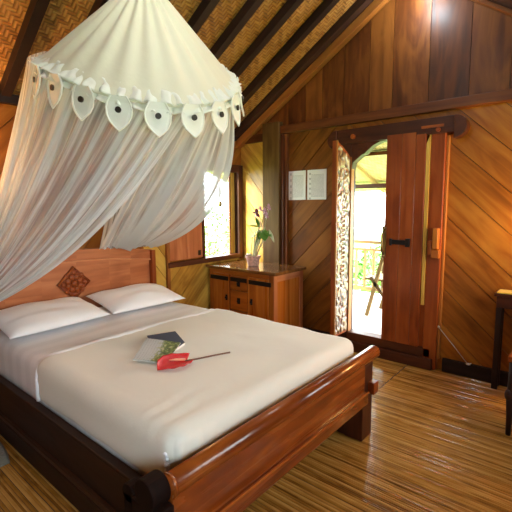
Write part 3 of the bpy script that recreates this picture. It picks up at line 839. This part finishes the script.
# ------------------------------------------------------------------ booklets and flower on the bed
def flatbook(name, pts, z0, th, mats, label, cat, cover_uv=True):
    """pts: four corners in plan; pages block between two covers"""
    c = sum((Vector((p[0], p[1], 0)) for p in pts), Vector())/4
    t = thing(name, label, cat, (c.x, c.y, z0))
    def lay(pp, a, b, mat, nm):
        mb = MB(); q = [Vector((p[0], p[1], 0)) for p in pp]
        A = [Vector((p.x, p.y, a)) for p in q]; B = [Vector((p.x, p.y, b)) for p in q]
        mb.face(A[::-1]); mb.face(B, uvs=[(0, 0), (1, 0), (1, 1), (0, 1)])
        for i in range(4): j = (i+1) % 4; mb.face([A[i], A[j], B[j], B[i]], uvs=[(0, 0), (1, 0), (1, .02), (0, .02)])
        mb.build(nm, mat, t)
    inn = [((p[0]-c.x)*.975+c.x, (p[1]-c.y)*.975+c.y) for p in pts]
    lay(pts, z0, z0+.002, mats[0], 'back_cover'); lay(inn, z0+.002, z0+th-.002, mats[1], 'pages'); lay(pts, z0+th-.002, z0+th, mats[2], 'front_cover')
    return t
PAGES = plain('page_edges', (.88, .88, .86), .7)
NAVY = plain('navy_cover', (.035, .055, .11), .5)
def cover_mat():
    m, nt, P = new_mat('leaflet_cover')
    uv = N(nt, 'ShaderNodeUVMap'); sx = N(nt, 'ShaderNodeSeparateXYZ'); L(nt, uv.outputs[0], sx.inputs[0])
    n = N(nt, 'ShaderNodeTexNoise'); n.inputs['Scale'].default_value = 9; n.inputs['Detail'].default_value = 5; L(nt, uv.outputs[0], n.inputs[0])
    # green landscape towards u=1, pale grey lettered side towards u=0
    f = math_node(nt, 'MULTIPLY_ADD', n.outputs[0], .9, math_node(nt, 'ADD', sx.outputs[0], -.45))
    msk = ramp(nt, f, [(.48, (0, 0, 0)), (.58, (1, 1, 1))])
    green = ramp(nt, n.outputs[0], [(.35, (.03, .05, .02)), (.5, (.12, .22, .04)), (.58, (.35, .42, .16)), (.66, (.65, .62, .50))])
    ln = math_node(nt, 'GREATER_THAN', math_node(nt, 'SINE', math_node(nt, 'MULTIPLY', sx.outputs[0], 85.)), .55)
    n2 = N(nt, 'ShaderNodeTexNoise'); n2.inputs['Scale'].default_value = 40; L(nt, uv.outputs[0], n2.inputs[0])
    ln = math_node(nt, 'MULTIPLY', ln, math_node(nt, 'GREATER_THAN', n2.outputs[0], .5))
    pale = ramp(nt, ln, [(0, (.58, .64, .67)), (1, (.44, .49, .52))])
    mx = N(nt, 'ShaderNodeMix', data_type='RGBA'); L(nt, msk, mx.inputs[0]); L(nt, pale, mx.inputs[6]); L(nt, green, mx.inputs[7])
    L(nt, mx.outputs[2], P.inputs['Base Color']); P.inputs['Roughness'].default_value = .3
    return m
COVER = cover_mat()
flatbook('hardback_book', [(-1.67, 1.22), (-1.775, 1.465), (-1.985, 1.565), (-2.05, 1.40)], .597, .022, (NAVY, PAGES, NAVY),
         'navy blue book with white page edges under the grey and green brochure', 'book')
flatbook('brochure', [(-1.765, 1.117), (-1.60, 1.20), (-1.775, 1.435), (-1.995, 1.36)], .620, .006, (PAGES, PAGES, COVER),
         'grey and green illustrated brochure lying on the navy book beside the red flower', 'brochure')
# red anthurium
RED = plain('red_spathe', (.62, .02, .025), .25, bump=.3, bscale=70, spec=.7)
PINK = plain('pale_spadix', (.85, .35, .22), .5)
STEM = plain('brown_stem', (.16, .07, .045), .5)
fl = thing('anthurium_flower', 'single red anthurium with long brown stem lying on the bedspread', 'flower', (-1.60, 1.25, .59))
mb = MB(); base = Vector((-1.560, 1.285, .612)); tip = Vector((-1.580, 1.125, .610)); ax = (tip-base); sd_ = Vector((1, 0, 0))
def spathe(u, v):
    w = .072*math.sin(PI*min(1, (v+.05)/1.05))**.8*(1-.15*v); a = (u-.5)*2
    c = base-ax.normalized()*.012+ax*v*1.05
    lob = -ax.normalized()*.03*abs(a)**1.5*(1-v)**3
    return c+sd_*w*a+lob+Vector((0, 0, (.030 if a < 0 else .004)*a*a+.008*math.sin(v*3)+.002*math.sin(v*25)*abs(a)))
mb.grid(spathe, 16, 22); o = mb.build('spathe', RED, fl, smooth=True); o.modifiers.new('s', 'SOLIDIFY').thickness = .002
mb = MB().tube([base+Vector((0, 0, .012)), base+ax*.3+Vector((-.005, 0, .024)), base+ax*.52+Vector((-.01, 0, .03))], [.006, .006, .003], 10); mb.build('spadix', PINK, fl, smooth=True)
mb = MB().tube([base+Vector((0, 0, .004)), (-1.525, 1.36, .617), (-1.50, 1.43, .617), (-1.465, 1.515, .617)], [.005, .0045, .0045, .005], 8); mb.build('stem', STEM, fl, smooth=True)

# ------------------------------------------------------------------ canopy with mosquito netting
net = thing('canopy', 'cream conical bed canopy with leaf shaped flaps and sheer mosquito netting', 'canopy', (-2.115, 1.527, 2.16))
RC = Vector((-2.136, 1.503, 2.208)); RR = .501
nv = Vector((math.sin(.593), math.sin(-.325), 1)).normalized()
e1 = Vector((0, 1, 0)).cross(nv).normalized(); e2 = nv.cross(e1)
def ring(i, R=RR, dz=0):
    a = .458-i*.31416
    wb = .5-.5*math.cos(2*PI*min(1, max(0, ((i % 20)-5.5)/9.0)))      # the frame sags towards the headboard corner
    return RC+(e1*math.cos(a)*1.176+e2*math.sin(a))*(R+.05*wb)+Vector((0, 0, dz-.11*wb))
APEX = Vector((-2.11, 1.53, 2.74))
def cone(u, v):
    i = u*20; e = ring(i, RR+.03)
    t = v; p = APEX.lerp(e, t)
    sag = -.012*math.sin(PI*t)
    d = (e-RC).normalized()
    ple = (.014*math.sin(i*4.2*PI/2)+.010*math.sin(i*6.7))*math.sin(PI*min(1, t*1.0))*(.5+t*.5)
    p = p+Vector((0, 0, sag))+d*ple
    if t < .08: p = APEX+(p-APEX)*.6
    return p
mb = MB(); mb.grid(cone, 260, 40, closeu=True, us=3.5, vs=.8)
o = mb.build('roof_cloth', CANOPY, net, smooth=True); o.modifiers.new('s', 'SOLIDIFY').thickness = .003
# two gathered ruffle rows at the ring
mb = MB()
for row, (ra, za, rb, zb) in enumerate(((-.035, .045, .035, .004), (-.005, .010, .040, -.035))):
    def ruf(u, v, ra=ra, za=za, rb=rb, zb=zb, row=row):
        i = u*20; w = math.sin(i*2*PI*2.3+noise.noise(Vector((i*2.1, row, 0)))*4); w2 = noise.noise(Vector((i*5.3, v*2, row*7)))
        return ring(i, RR+ra+(rb-ra)*v+.012*w*(.3+v)+.010*w2, za+(zb-za)*v+.008+.010*w*v+.012*w2)
    mb.grid(ruf, 480, 8, closeu=True)
o = mb.build('ruffle', PETAL, net, smooth=True); o.modifiers.new('s', 'SOLIDIFY').thickness = .002
BUT = plain('dark_button', (.03, .025, .02), .35)
shape = [(a*.86, b*.90) for a, b in [(-.045, .02), (-.066, -.015), (-.074, -.05), (-.070, -.09), (-.054, -.125), (-.028, -.152), (0, -.175), (.028, -.152), (.054, -.125), (.070, -.09), (.074, -.05), (.066, -.015), (.045, .02)]]
first = None
for k in range(20):
    c = ring(k, RR+.034, -.002); d = (ring(k, 1.)-RC); d.z = 0; d.normalize(); tx = Vector((-d.y, d.x, 0)); dn = Vector((0, 0, -1))*.97+d*.08
    # follow the slope of the ring a little
    tg = (ring(k+.2)-ring(k-.2)).normalized(); tx = (tx*.5+tg*(.5 if tg.dot(tx) > 0 else -.5)).normalized()
    mb = MB()
    def pp(a, b, q): return c+tx*a-dn*b*1.0+d*(q+.012*math.cos(a*22))
    mb.prism(shape, pp, d0=.004, d1=0)
    # padded rim
    mb.tube([pp(a*.97, b*.97, .004) for a, b in shape[0:]], .005, 6)
    p = mb.build('petal', PETAL, net)
    mb = MB(); bc = pp(0, -.052, .006)
    mb.tube([bc-d*.002, bc+d*.007], .0145, 14); b = mb.build('button', BUT, p); b.location = (0, 0, 0)
# curtains: quadratic curves from the ring to a gathered lower line
def curtain(name, i0, i1, bot, sag, ns, thin):
    mb = MB()
    cs = 220; rs = 60
    def f(u, v):
        i = i0+(i1-i0)*u
        out = max(0, 1-abs(i-8.5)/3.2); a = ring(i, RR-.01+.065*min(1, out*1.6), -.01+.04*min(1, out*1.6)); b = bot(u); mid = (a+b)/2+sag(u)
        p = a*(1-v)**2+mid*2*v*(1-v)+b*v*v
        d = (a-RC).normalized()
        w = math.sin(i*2*PI*1.3+2.5*noise.noise(Vector((i*.9, ns, 0))))+.5*math.sin(i*2*PI*3.1+2*noise.noise(Vector((i*1.7, ns, 4)))+v*2)
        return p+d*w*.020*math.sin(PI*min(.5+.0, v*1.4))*(1-.35*v)
    def tf(u, v):
        i = i0+(i1-i0)*u
        w = math.sin(i*2*PI*1.3+2.5*noise.noise(Vector((i*.9, ns, 0))))
        mid = -.26*max(0, 1-abs(u-.42)/.34)*max(0, 1-abs(v-.42)/.42) if thin > 0 else 0
        return .5+.18*w+.34*max(0, v-.35)-thin+mid+(.32 if (u < .012) else 0)+.45*max(0, 1-u/.22)*max(0, v-.15)
    mb.grid(f, cs, rs, us=abs(i1-i0)*.18, vs=1.6, tintfn=tf)
    o = mb.build(name, NET, net, smooth=True)
    return o
G1 = Vector((-3.02, .60, .62))
def bot1(u):
    return G1+Vector((-.05*u, .09-.12*u, .10-.06*u))
def sag1(u):
    k = max(0, 1-u*1.6)
    q = max(0, 1-abs(u-.62)/.35)
    return Vector((.04*k+.05*q, .06*k+.10*q, -.30*k-.05-.12*q))
curtain('left_curtain', 1.7, 13.2, bot1, sag1, 1, .05)
def bot2(u):
    y = 2.24-.55*u
    return Vector((-3.06-.03*math.sin(u*20), y, 1.035+.02*math.sin(u*9)-.03*math.exp(-((u-.12)/.1)**2)+.02*u))
def sag2(u):
    k = max(0, 1-u*1.5)
    return Vector((.20*k, .44*k, -.24*k-.02))
curtain('right_curtain', -1.2, 2.6, bot2, sag2, 2, -.18)
def bot3(u):
    y = 1.70+.50*u
    return Vector((-3.09+.012*math.sin(u*17), y, 1.055-.02*u))
curtain('back_curtain', 13.2, 18.8, bot3, lambda u: Vector((-.04, .02, -.08)), 3, .22)
mb = MB().tube([APEX+Vector((0, 0, -.03)), APEX+Vector((0, 0, .03))], [.05, .02], 14); mb.tube([APEX, (-2.11, 1.53, ceil_z(-2.11))], .006, 8)
mb.build('hanging_cord', CANOPY, net, smooth=True)

# ------------------------------------------------------------------ cabinet
cab = thing('cabinet', 'low teak cabinet with black iron straps standing under the window', 'cabinet', (-2.75, 3.25, 0))
cx0, cx1, cy0, cy1, ct = -3.165, -2.30, 2.98, 3.465, .772
mb = MB(); mb.box(cx0, cx1, cy0+.02, cy1, .06, ct-.03, tint=.6)
for x in (cx0, cx1-.05):
    for y in (cy0, cy1-.05): mb.box(x, x+.05, y, y+.05, 0, ct-.03, tint=.4)
mb.box(cx0+.05, cx1-.05, cy0, cy0+.02, ct-.075, ct-.03, tint=.5); mb.box(cx0+.05, cx1-.05, cy0, cy0+.02, .06, .12, tint=.5)
mb.box(-2.878, -2.858, cy0, cy0+.02, .12, ct-.075); mb.box(-2.622, -2.602, cy0, cy0+.02, .12, ct-.075)
mb.build('body', W_CAB, cab, bev=.003)
# side frame of the visible end
mb = MB(); mb.box(cx1, cx1+.008, cy0, cy0+.05, .06, ct-.03, tint=.8); mb.box(cx1, cx1+.008, cy1-.06, cy1, .06, ct-.03, tint=.8); mb.box(cx1, cx1+.008, cy0+.05, cy1-.06, ct-.10, ct-.03, tint=.8); mb.box(cx1, cx1+.008, cy0+.05, cy1-.06, .06, .14, tint=.7)
mb.build('side_frame', W_HEAD, cab, bev=.002)
MB().box(cx0-.02, cx1+.05, cy0-.035, cy1+.0, ct-.03, ct, tint=.5).build('top', W_CABT, cab, bev=.005)
def cdoor(x0, x1, s):
    d = MB().box(x0, x1, cy0-.006, cy0+.016, .125, ct-.08, tint=.6).build('door', W_CAB, cab, bev=.003)
    m = MB()
    for z in (ct-.145, .15): MB().box(x0-.0 if s < 0 else x0-.03, x1+.03 if s < 0 else x1, cy0-.013, cy0-.0065, z, z+.042).build('iron_strap', IRON, d)
    m = MB(); kx = x1-.03 if s > 0 else x0+.03
    m.box(kx-.012, kx+.012, cy0-.011, cy0-.0055, .42, .48); m.ball((kx, cy0-.02, .45), .011)
    m.build('knob', IRON, d)
cdoor(cx0+.055, -2.88, 1); cdoor(-2.60, cx1-.055, -1)
for z0, z1 in ((.545, .68), (.335, .535), (.125, .325)):
    d = MB().box(-2.855, -2.625, cy0-.006, cy0+.016, z0, z1, tint=.3).build('drawer', W_CAB, cab, bev=.003)
    m = MB(); zc = (z0+z1)/2; m.box(-2.76, -2.72, cy0-.011, cy0-.0065, zc-.03, zc+.03); m.ball((-2.74, cy0-.022, zc), .012)
    if z1 > .6: m.box(-2.85, -2.63, cy0-.010, cy0-.0065, z1-.05, z1-.008); 
    m.build('knob', IRON, d)

# ------------------------------------------------------------------ potted orchid
POT = plain('speckled_pot', (.60, .36, .28), .5, noise_amt=.35, bscale=45)
OL = plain('orchid_leaf', (.10, .26, .03), .4)
OS = plain('orchid_cane', (.50, .52, .30), .5)
PUR = plain('purple_bloom', (.17, .02, .06), .5); LIL = plain('lilac_bloom', (.55, .30, .36), .5)
pc = Vector((-2.72, 3.18, ct))
t = thing('potted_orchid', 'purple orchid in a small speckled pink pot on the cabinet', 'potted plant', pc)
mb = MB(); mb.lathe([(.0, 0), (.052, 0), (.056, .004), (.072, .085), (.080, .088), (.080, .108), (.072, .108), (.068, .09), (0, .088)], pc, 24); mb.build('pot', POT, t, smooth=False)
mb = MB(); mb.ball(pc+Vector((-.045, -.02, .118)), .02, sc3=(1.3, 1, .5)); mb.build('white_pebble', PAGES, t, smooth=True)
mb = MB()
canes = [((-.01, 0), (.10, .34)), ((.015, 0), (.17, .32)), ((.0, .01), (.03, .26)), ((.03, 0), (.20, .27)), ((-.03, 0), (0, .2)), ((-.02, .01), (.09, .28)), ((.03, -.01), (.13, .24)), ((.01, -.02), (.15, .29))]
for (a, b), (c_, h) in canes:
    mb.tube([pc+Vector((a, b, .09)), pc+Vector((a+(c_-a)*.4, b-.01, .09+h*.4)), pc+Vector((c_, b-.01, .09+h))], [.008, .007, .0045], 8)
mb.tube([pc+Vector((.10, -.01, .40)), pc+Vector((.11, -.01, .46)), pc+Vector((.085, -.02, .53))], .0028, 6)
mb.tube([pc+Vector((.16, -.01, .38)), pc+Vector((.19, -.01, .50)), pc+Vector((.22, -.01, .58))], .0028, 6)
mb.build('canes', OS, t, smooth=True)
def leafshape(mb, p, d, l, w, droop):
    d = Vector(d).normalized(); s = d.cross(Vector((0, -.4, 1))).normalized()
    def f(u, v):
        ww = w*math.sin(PI*min(1, v*.95+.05))**.8; a = (u-.5)*2
        return Vector(p)+d*l*v+s*ww*a+Vector((0, 0, -droop*v*v+.15*w*a*a))
    mb.grid(f, 4, 8)
for k, (p, d, l, w, dr) in enumerate([((.05, -.01, .40), (-1, -.2, .25), .15, .014, .03), ((.05, -.01, .38), (-.7, -.2, -.5), .12, .02, .02), ((.08, -.01, .38), (.5, -.3, -.8), .12, .03, .01),
      ((.07, -.02, .40), (.3, -.2, .9), .11, .018, .02), ((.10, -.01, .36), (1, -.2, -.1), .10, .02, .04), ((.02, 0, .33), (-.8, -.2, -.3), .10, .018, .02), ((.06, 0, .37), (.1, -.5, -.9), .10, .028, .0),
      ((.04, -.01, .40), (-.4, -.1, .9), .10, .012, .0), ((.02, 0, .30), (-.2, -.2, -.9), .09, .015, .0)]):
    mb = MB(); leafshape(mb, pc+Vector((p[0]+.06, p[1], p[2])), d, l*1.1, w*1.5, dr); mb.build('leaf', OL, t, smooth=True)
mb = MB(); leafshape(mb, pc+Vector((.22, -.01, .38)), (.5, 0, -1), .14, .016, 0); mb.build('leaf', OS, t, smooth=True)
for (p, m_, r) in (((.085, -.03, .54), PUR, .042), ((.18, -.02, .56), LIL, .032), ((.22, -.01, .60), LIL, .030), ((.20, -.02, .52), LIL, .028), ((.12, -.02, .585), LIL, .024)):
    mb = MB()
    for q in range(5):
        a = q*2*PI/5+.4; leafshape(mb, pc+Vector(p), (math.cos(a), -.25, math.sin(a)), r*1.25, r*.42, 0)
    mb.ball(pc+Vector(p)+Vector((0, -.008, 0)), r*.35)
    mb.build('bloom', m_, t, smooth=True)

# ------------------------------------------------------------------ two printed sheets on the wall
def sheetpaper(name, mirror):
    m, nt, P = new_mat(name)
    uv = N(nt, 'ShaderNodeUVMap'); sx = N(nt, 'ShaderNodeSeparateXYZ'); L(nt, uv.outputs[0], sx.inputs[0])
    u, v = sx.outputs[0], sx.outputs[1]
    row = math_node(nt, 'MULTIPLY', v, 26.)
    n = N(nt, 'ShaderNodeTexNoise'); n.inputs['Scale'].default_value = 1
    cb = N(nt, 'ShaderNodeCombineXYZ'); L(nt, math_node(nt, 'MULTIPLY', u, 26.), cb.inputs[0]); L(nt, math_node(nt, 'FLOOR', row), cb.inputs[1]); L(nt, cb.outputs[0], n.inputs[0])
    ink = math_node(nt, 'MULTIPLY', math_node(nt, 'GREATER_THAN', math_node(nt, 'FRACT', row), .45), math_node(nt, 'GREATER_THAN', n.outputs[0], .42))
    for (a, lo, hi) in ((u, .2, .88), (v, .08, .86)):
        ink = math_node(nt, 'MULTIPLY', ink, math_node(nt, 'GREATER_THAN', a, lo)); ink = math_node(nt, 'MULTIPLY', ink, math_node(nt, 'LESS_THAN', a, hi))
    # small dark marks down the left margin and one bold mark on top
    mk = math_node(nt, 'MULTIPLY', math_node(nt, 'GREATER_THAN', u, .1), math_node(nt, 'LESS_THAN', u, .17 if not mirror else .19))
    mk = math_node(nt, 'MULTIPLY', mk, math_node(nt, 'GREATER_THAN', math_node(nt, 'SINE', math_node(nt, 'MULTIPLY', v, 38. if mirror else 30.)), .3))
    ink = math_node(nt, 'ADD', math_node(nt, 'MULTIPLY', ink, .38), math_node(nt, 'MULTIPLY', mk, .5))
    L(nt, ramp(nt, ink, [(0, (.84, .85, .82)), (1, (.12, .12, .13))]), P.inputs['Base Color']); P.inputs['Roughness'].default_value = .45
    return m
def paper(x0, x1, z0, z1, mat, label):
    mb = MB(); y = YB-.004
    mb.face([(x0, y, z0), (x1, y, z0), (x1, y, z1), (x0, y, z1)], uvs=[(0, 0), (1, 0), (1, 1), (0, 1)])
    mb.box(x0, x1, y+.0003, YB-.0005, z0, z1)
    tag(mb.build('notice_sheet', mat), label, 'notice', 'printed notices on the wall')
paper(-2.525, -2.315, 1.445, 1.74, sheetpaper('notice_a', 0), 'printed white notice on the wall nearer the corner post')
paper(-2.295, -2.075, 1.445, 1.74, sheetpaper('notice_b', 1), 'printed white notice on the wall nearer the door')

# ------------------------------------------------------------------ desk, chair, floor mat
dk = thing('desk', 'narrow dark wooden desk against the wall right of the door', 'desk', (-.05, 3.42, 0))
MB().box(-.56, .4, 3.385, 3.53, .715, .74, tint=.4).build('top', W_SILL, dk, bev=.004)
MB().box(-.545, .385, 3.40, 3.525, .63, .715, tint=.2).build('apron', W_SILL, dk, bev=.003)
for x in (-.545, .335):
    for y in (3.40, 3.475): MB().box(x, x+.04, y, y+.03, 0, .63, tint=.2).build('leg', W_DARK, dk, bev=.004)
tag(MB().box(-.545, -.12, 3.39, 3.52, .741, .749).build('desk_glow_patch', DESK_GLOW, bev=.002), 'lamplit sheen painted as a yellow patch on the dark desk', 'painted glow')  # thin yellow slab painting the lamplit sheen of the desk top
# lamp on the desk, its light warms the wall
SHADE, nt, P = new_mat('lamp_shade'); P.inputs['Base Color'].default_value = (.8, .6, .3, 1); P.inputs['Emission Color'].default_value = (1, .55, .18, 1); P.inputs['Emission Strength'].default_value = 2.5
def lamp(base, h, label, power, col, r=.1):
    t = thing('table_lamp', label, 'lamp', base, 'table lamps')
    b = Vector(base)
    MB().lathe([(0, 0), (.06, 0), (.06, .015), (.02, .03), (.015, h*.3), (.03, h*.4), (.012, h*.55), (.008, h*.6), (0, h*.6)], b, 20).build('base', BRASS, t, smooth=True)
    MB().lathe([(r, h*.55), (r*.7, h)], b, 28).build('lamp_shade', SHADE, t, smooth=True)
    l = bpy.data.lights.new('bulb', 'POINT'); l.energy = power; l.color = col; l.shadow_soft_size = .04
    o = bpy.data.objects.new('lamp_light', l); C.objects.link(o); o.parent = t; o.location = (0, 0, h*.8+.12)
lamp((-.02, 3.458, .741), .42, 'brass table lamp on the dark desk', 42, (1, .60, .20))
# bedside table and lamp, only their glow reaches the picture
t = thing('wall_lamp', 'brass wall lamp with a glowing shade on the wall beside the bed', 'lamp', (XL+.02, .45, 1.5))
MB().box(XL-.001, XL+.02, .40, .50, 1.42, 1.58).build('backplate', BRASS, t, bev=.004)
MB().tube([(XL+.02, .45, 1.5), (XL+.09, .45, 1.48), (XL+.12, .45, 1.52)], .007, 8).build('arm', BRASS, t, smooth=True)
MB().lathe([(.065, .02), (.085, .15)], (XL+.12, .45, 1.52), 24).build('lamp_shade', SHADE, t, smooth=True)
MB().lathe([(0, 0), (.05, 0), (.085, .025), (.085, .032), (0, .012)], (XL+.12, .45, 1.50), 24).build('blocking_dish', BRASS, t, smooth=True)  # added below the shade to keep its light off the bed
l = bpy.data.lights.new('bulb', 'POINT'); l.energy = 22; l.color = (1, .5, .18); l.shadow_soft_size = .04
o = bpy.data.objects.new('wall_lamp_light', l); C.objects.link(o); o.parent = t; o.location = (.12, 0, .21)

chr_ = thing('chair', 'dark wooden chair at the right edge in front of the desk', 'chair', (-.15, 2.95, 0))
def cleg(x, y, z1):
    def pf(a, b, d): return (x+d, y+a, b)
    return MB().tube([(x, y, 0), (x, y, .12), (x-.004, y, .24), (x, y, .34), (x, y, z1)], [.014, .017, .021, .018, .019], 12)
cleg(-.335, 2.76, .46).build('leg', W_DARK, chr_, smooth=True)
cleg(.03, 2.76, .46).build('leg', W_DARK, chr_, smooth=True)
cleg(-.335, 3.11, .46).build('leg', W_DARK, chr_, smooth=True); cleg(.03, 3.11, .46).build('leg', W_DARK, chr_, smooth=True)
mb = MB(); mb.prism([(2.775, .22), (2.775, .42), (2.85, .42), (2.80, .34)], lambda a, b, d: (d, a, b), (0,0,1), .4, 0, -.345, -.325)
mb.ball((-.345, 2.75, .255), .022, sc3=(1, 1, 1.7)); mb.build('bracket', W_DARK, chr_, smooth=True)
MB().box(-.36, .055, 2.735, 3.135, .46, .50, tint=.5).build('seat', W_DOOR, chr_, bev=.008)
MB().box(-.30, .0, 2.75, 2.77, .40, .46).build('apron', W_DARK, chr_)
for x in (.02,):
    MB().box(x, x+.03, 2.745, 2.775, .50, .95).build('back_post', W_DARK, chr_, bev=.003); MB().box(x, x+.03, 3.095, 3.125, .50, .95).build('back_post', W_DARK, chr_, bev=.003)
MB().box(.022, .044, 2.775, 3.095, .72, .93).build('backrest', W_DOOR, chr_, bev=.003)

mb = MB()
def rug(u, v):
    a = (u-.5)*2; b = (v-.5)*2
    x = -2.64+.27*a*(1-.05*b*b); y = .37+.385*b*(1-.1*a*a)
    e = max(0, 1-a**8)*max(0, 1-b**8)
    return (x, y, .004+.05*e**.4+.006*noise.noise(Vector((x*9, y*9, 0)))*e)
mb.grid(rug, 50, 40); 
tag(soft(mb.build('bedside_rug', RUGM)), 'grey soft rug on the bamboo floor at the near side of the bed', 'rug')
_o = bpy.data.objects['bedside_rug']; _o.modifiers.new('s', 'SOLIDIFY').thickness = .004

# bulb high on the gable
GLOW, nt, P = new_mat('bulb_glass'); P.inputs['Emission Color'].default_value = (.85, .95, 1, 1); P.inputs['Emission Strength'].default_value = 30
t = thing('gable_lamp', 'round white bulb fitted high on the gable above the door', 'lamp', (-1.165, YB-.11, 2.975))
MB().ball((-1.20, YB-.13, 3.065), .04, 16, 10).build('bulb', GLOW, t, smooth=True)
MB().lathe([(.03, 0), (.045, .02), (.045, .05), (0, .05)], (-1.20, YB-.13, 3.105), 16).build('socket', IRON, t, smooth=True)
MB().box(-1.22, -1.18, YB-.13, YB+.004, 3.145, 3.165).build('bracket', IRON, t)
l = bpy.data.lights.new('bulb', 'POINT'); l.energy = 8; l.color = (.75, .9, 1); l.shadow_soft_size = .05
o = bpy.data.objects.new('gable_light', l); C.objects.link(o); o.parent = t; o.location = (0, -.12, 0)

# pendant added above the view as fill light, hung from the ridge
t = thing('fill_pendant', 'added round white fill lamp out of view, hanging from the ridge beam', 'lamp', (RX, 1.25, 2.95))
FILL_GLOW, nt, P = new_mat('fill_globe'); P.inputs['Base Color'].default_value = (.8, .75, .65, 1); P.inputs['Emission Color'].default_value = (.94, .97, 1, 1); P.inputs['Emission Strength'].default_value = 20
MB().ball((RX, 1.25, 2.95), .13, 24, 16).build('globe', FILL_GLOW, t, smooth=True)
MB().tube([(RX, 1.25, 3.06), (RX, 1.25, 3.19)], .005, 6).build('cord', IRON, t)

# ------------------------------------------------------------------ daylight
w = bpy.data.worlds.new('sky'); sc.world = w; w.use_nodes = True
bg = w.node_tree.nodes['Background']; bg.inputs[0].default_value = (.86, .97, 1.0, 1); bg.inputs[1].default_value = 9
s = bpy.data.lights.new('sun', 'SUN'); s.energy = 12; s.angle = .3; s.color = (1, .86, .55)
o = bpy.data.objects.new('sun', s); C.objects.link(o); o.rotation_euler = Vector((.38, .80, -.30)).to_track_quat('-Z', 'Y').to_euler()
def portal(loc, rot, sx_, sy_):
    l = bpy.data.lights.new('portal', 'AREA'); l.shape = 'RECTANGLE'; l.size = sx_; l.size_y = sy_; l.cycles.is_portal = True
    o = bpy.data.objects.new('portal', l); C.objects.link(o); o.location = loc; o.rotation_euler = rot
portal((XR+.08, 2.45, 1.475), (0, PI/2, 0), .95, .9)
portal((XR+.08, -.4, 1.475), (0, PI/2, 0), .95, 1.7)
portal((XL-.10, 3.175, 1.3), (0, -PI/2, 0), .92, .49)
portal((-1.62, YB+.1, 1.05), (-PI/2, 0, 0), .36, 1.8)

# ------------------------------------------------------------------ camera
F, yaw, tilt, roll = 408.24, math.radians(40.13), math.radians(7.17), math.radians(-.47)
f = Vector((-math.sin(yaw)*math.cos(tilt), math.cos(yaw)*math.cos(tilt), -math.sin(tilt)))
r = Vector((math.cos(yaw), math.sin(yaw), 0)); u = r.cross(f)
r, u = r*math.cos(roll)+u*math.sin(roll), u*math.cos(roll)-r*math.sin(roll)
from mathutils import Matrix
cam = bpy.data.cameras.new('camera'); co = bpy.data.objects.new('camera', cam); C.objects.link(co)
M = Matrix((r, u, -f)).transposed().to_4x4(); M.translation = Vector((0, 0, 1.4)); co.matrix_world = M
cam.sensor_width = 36; cam.lens = F/512*36; cam.clip_start = .02
sc.camera = co
sc.view_settings.view_transform = 'Standard'; sc.view_settings.look = 'None'; sc.view_settings.gamma = 1; sc.view_settings.use_curve_mapping = False
sc.view_settings.exposure = .9
sc.cycles.use_denoising = True
sc.cycles.transparent_max_bounces = 16
sc.cycles.max_bounces = 8
sc.cycles.sample_clamp_indirect = 6
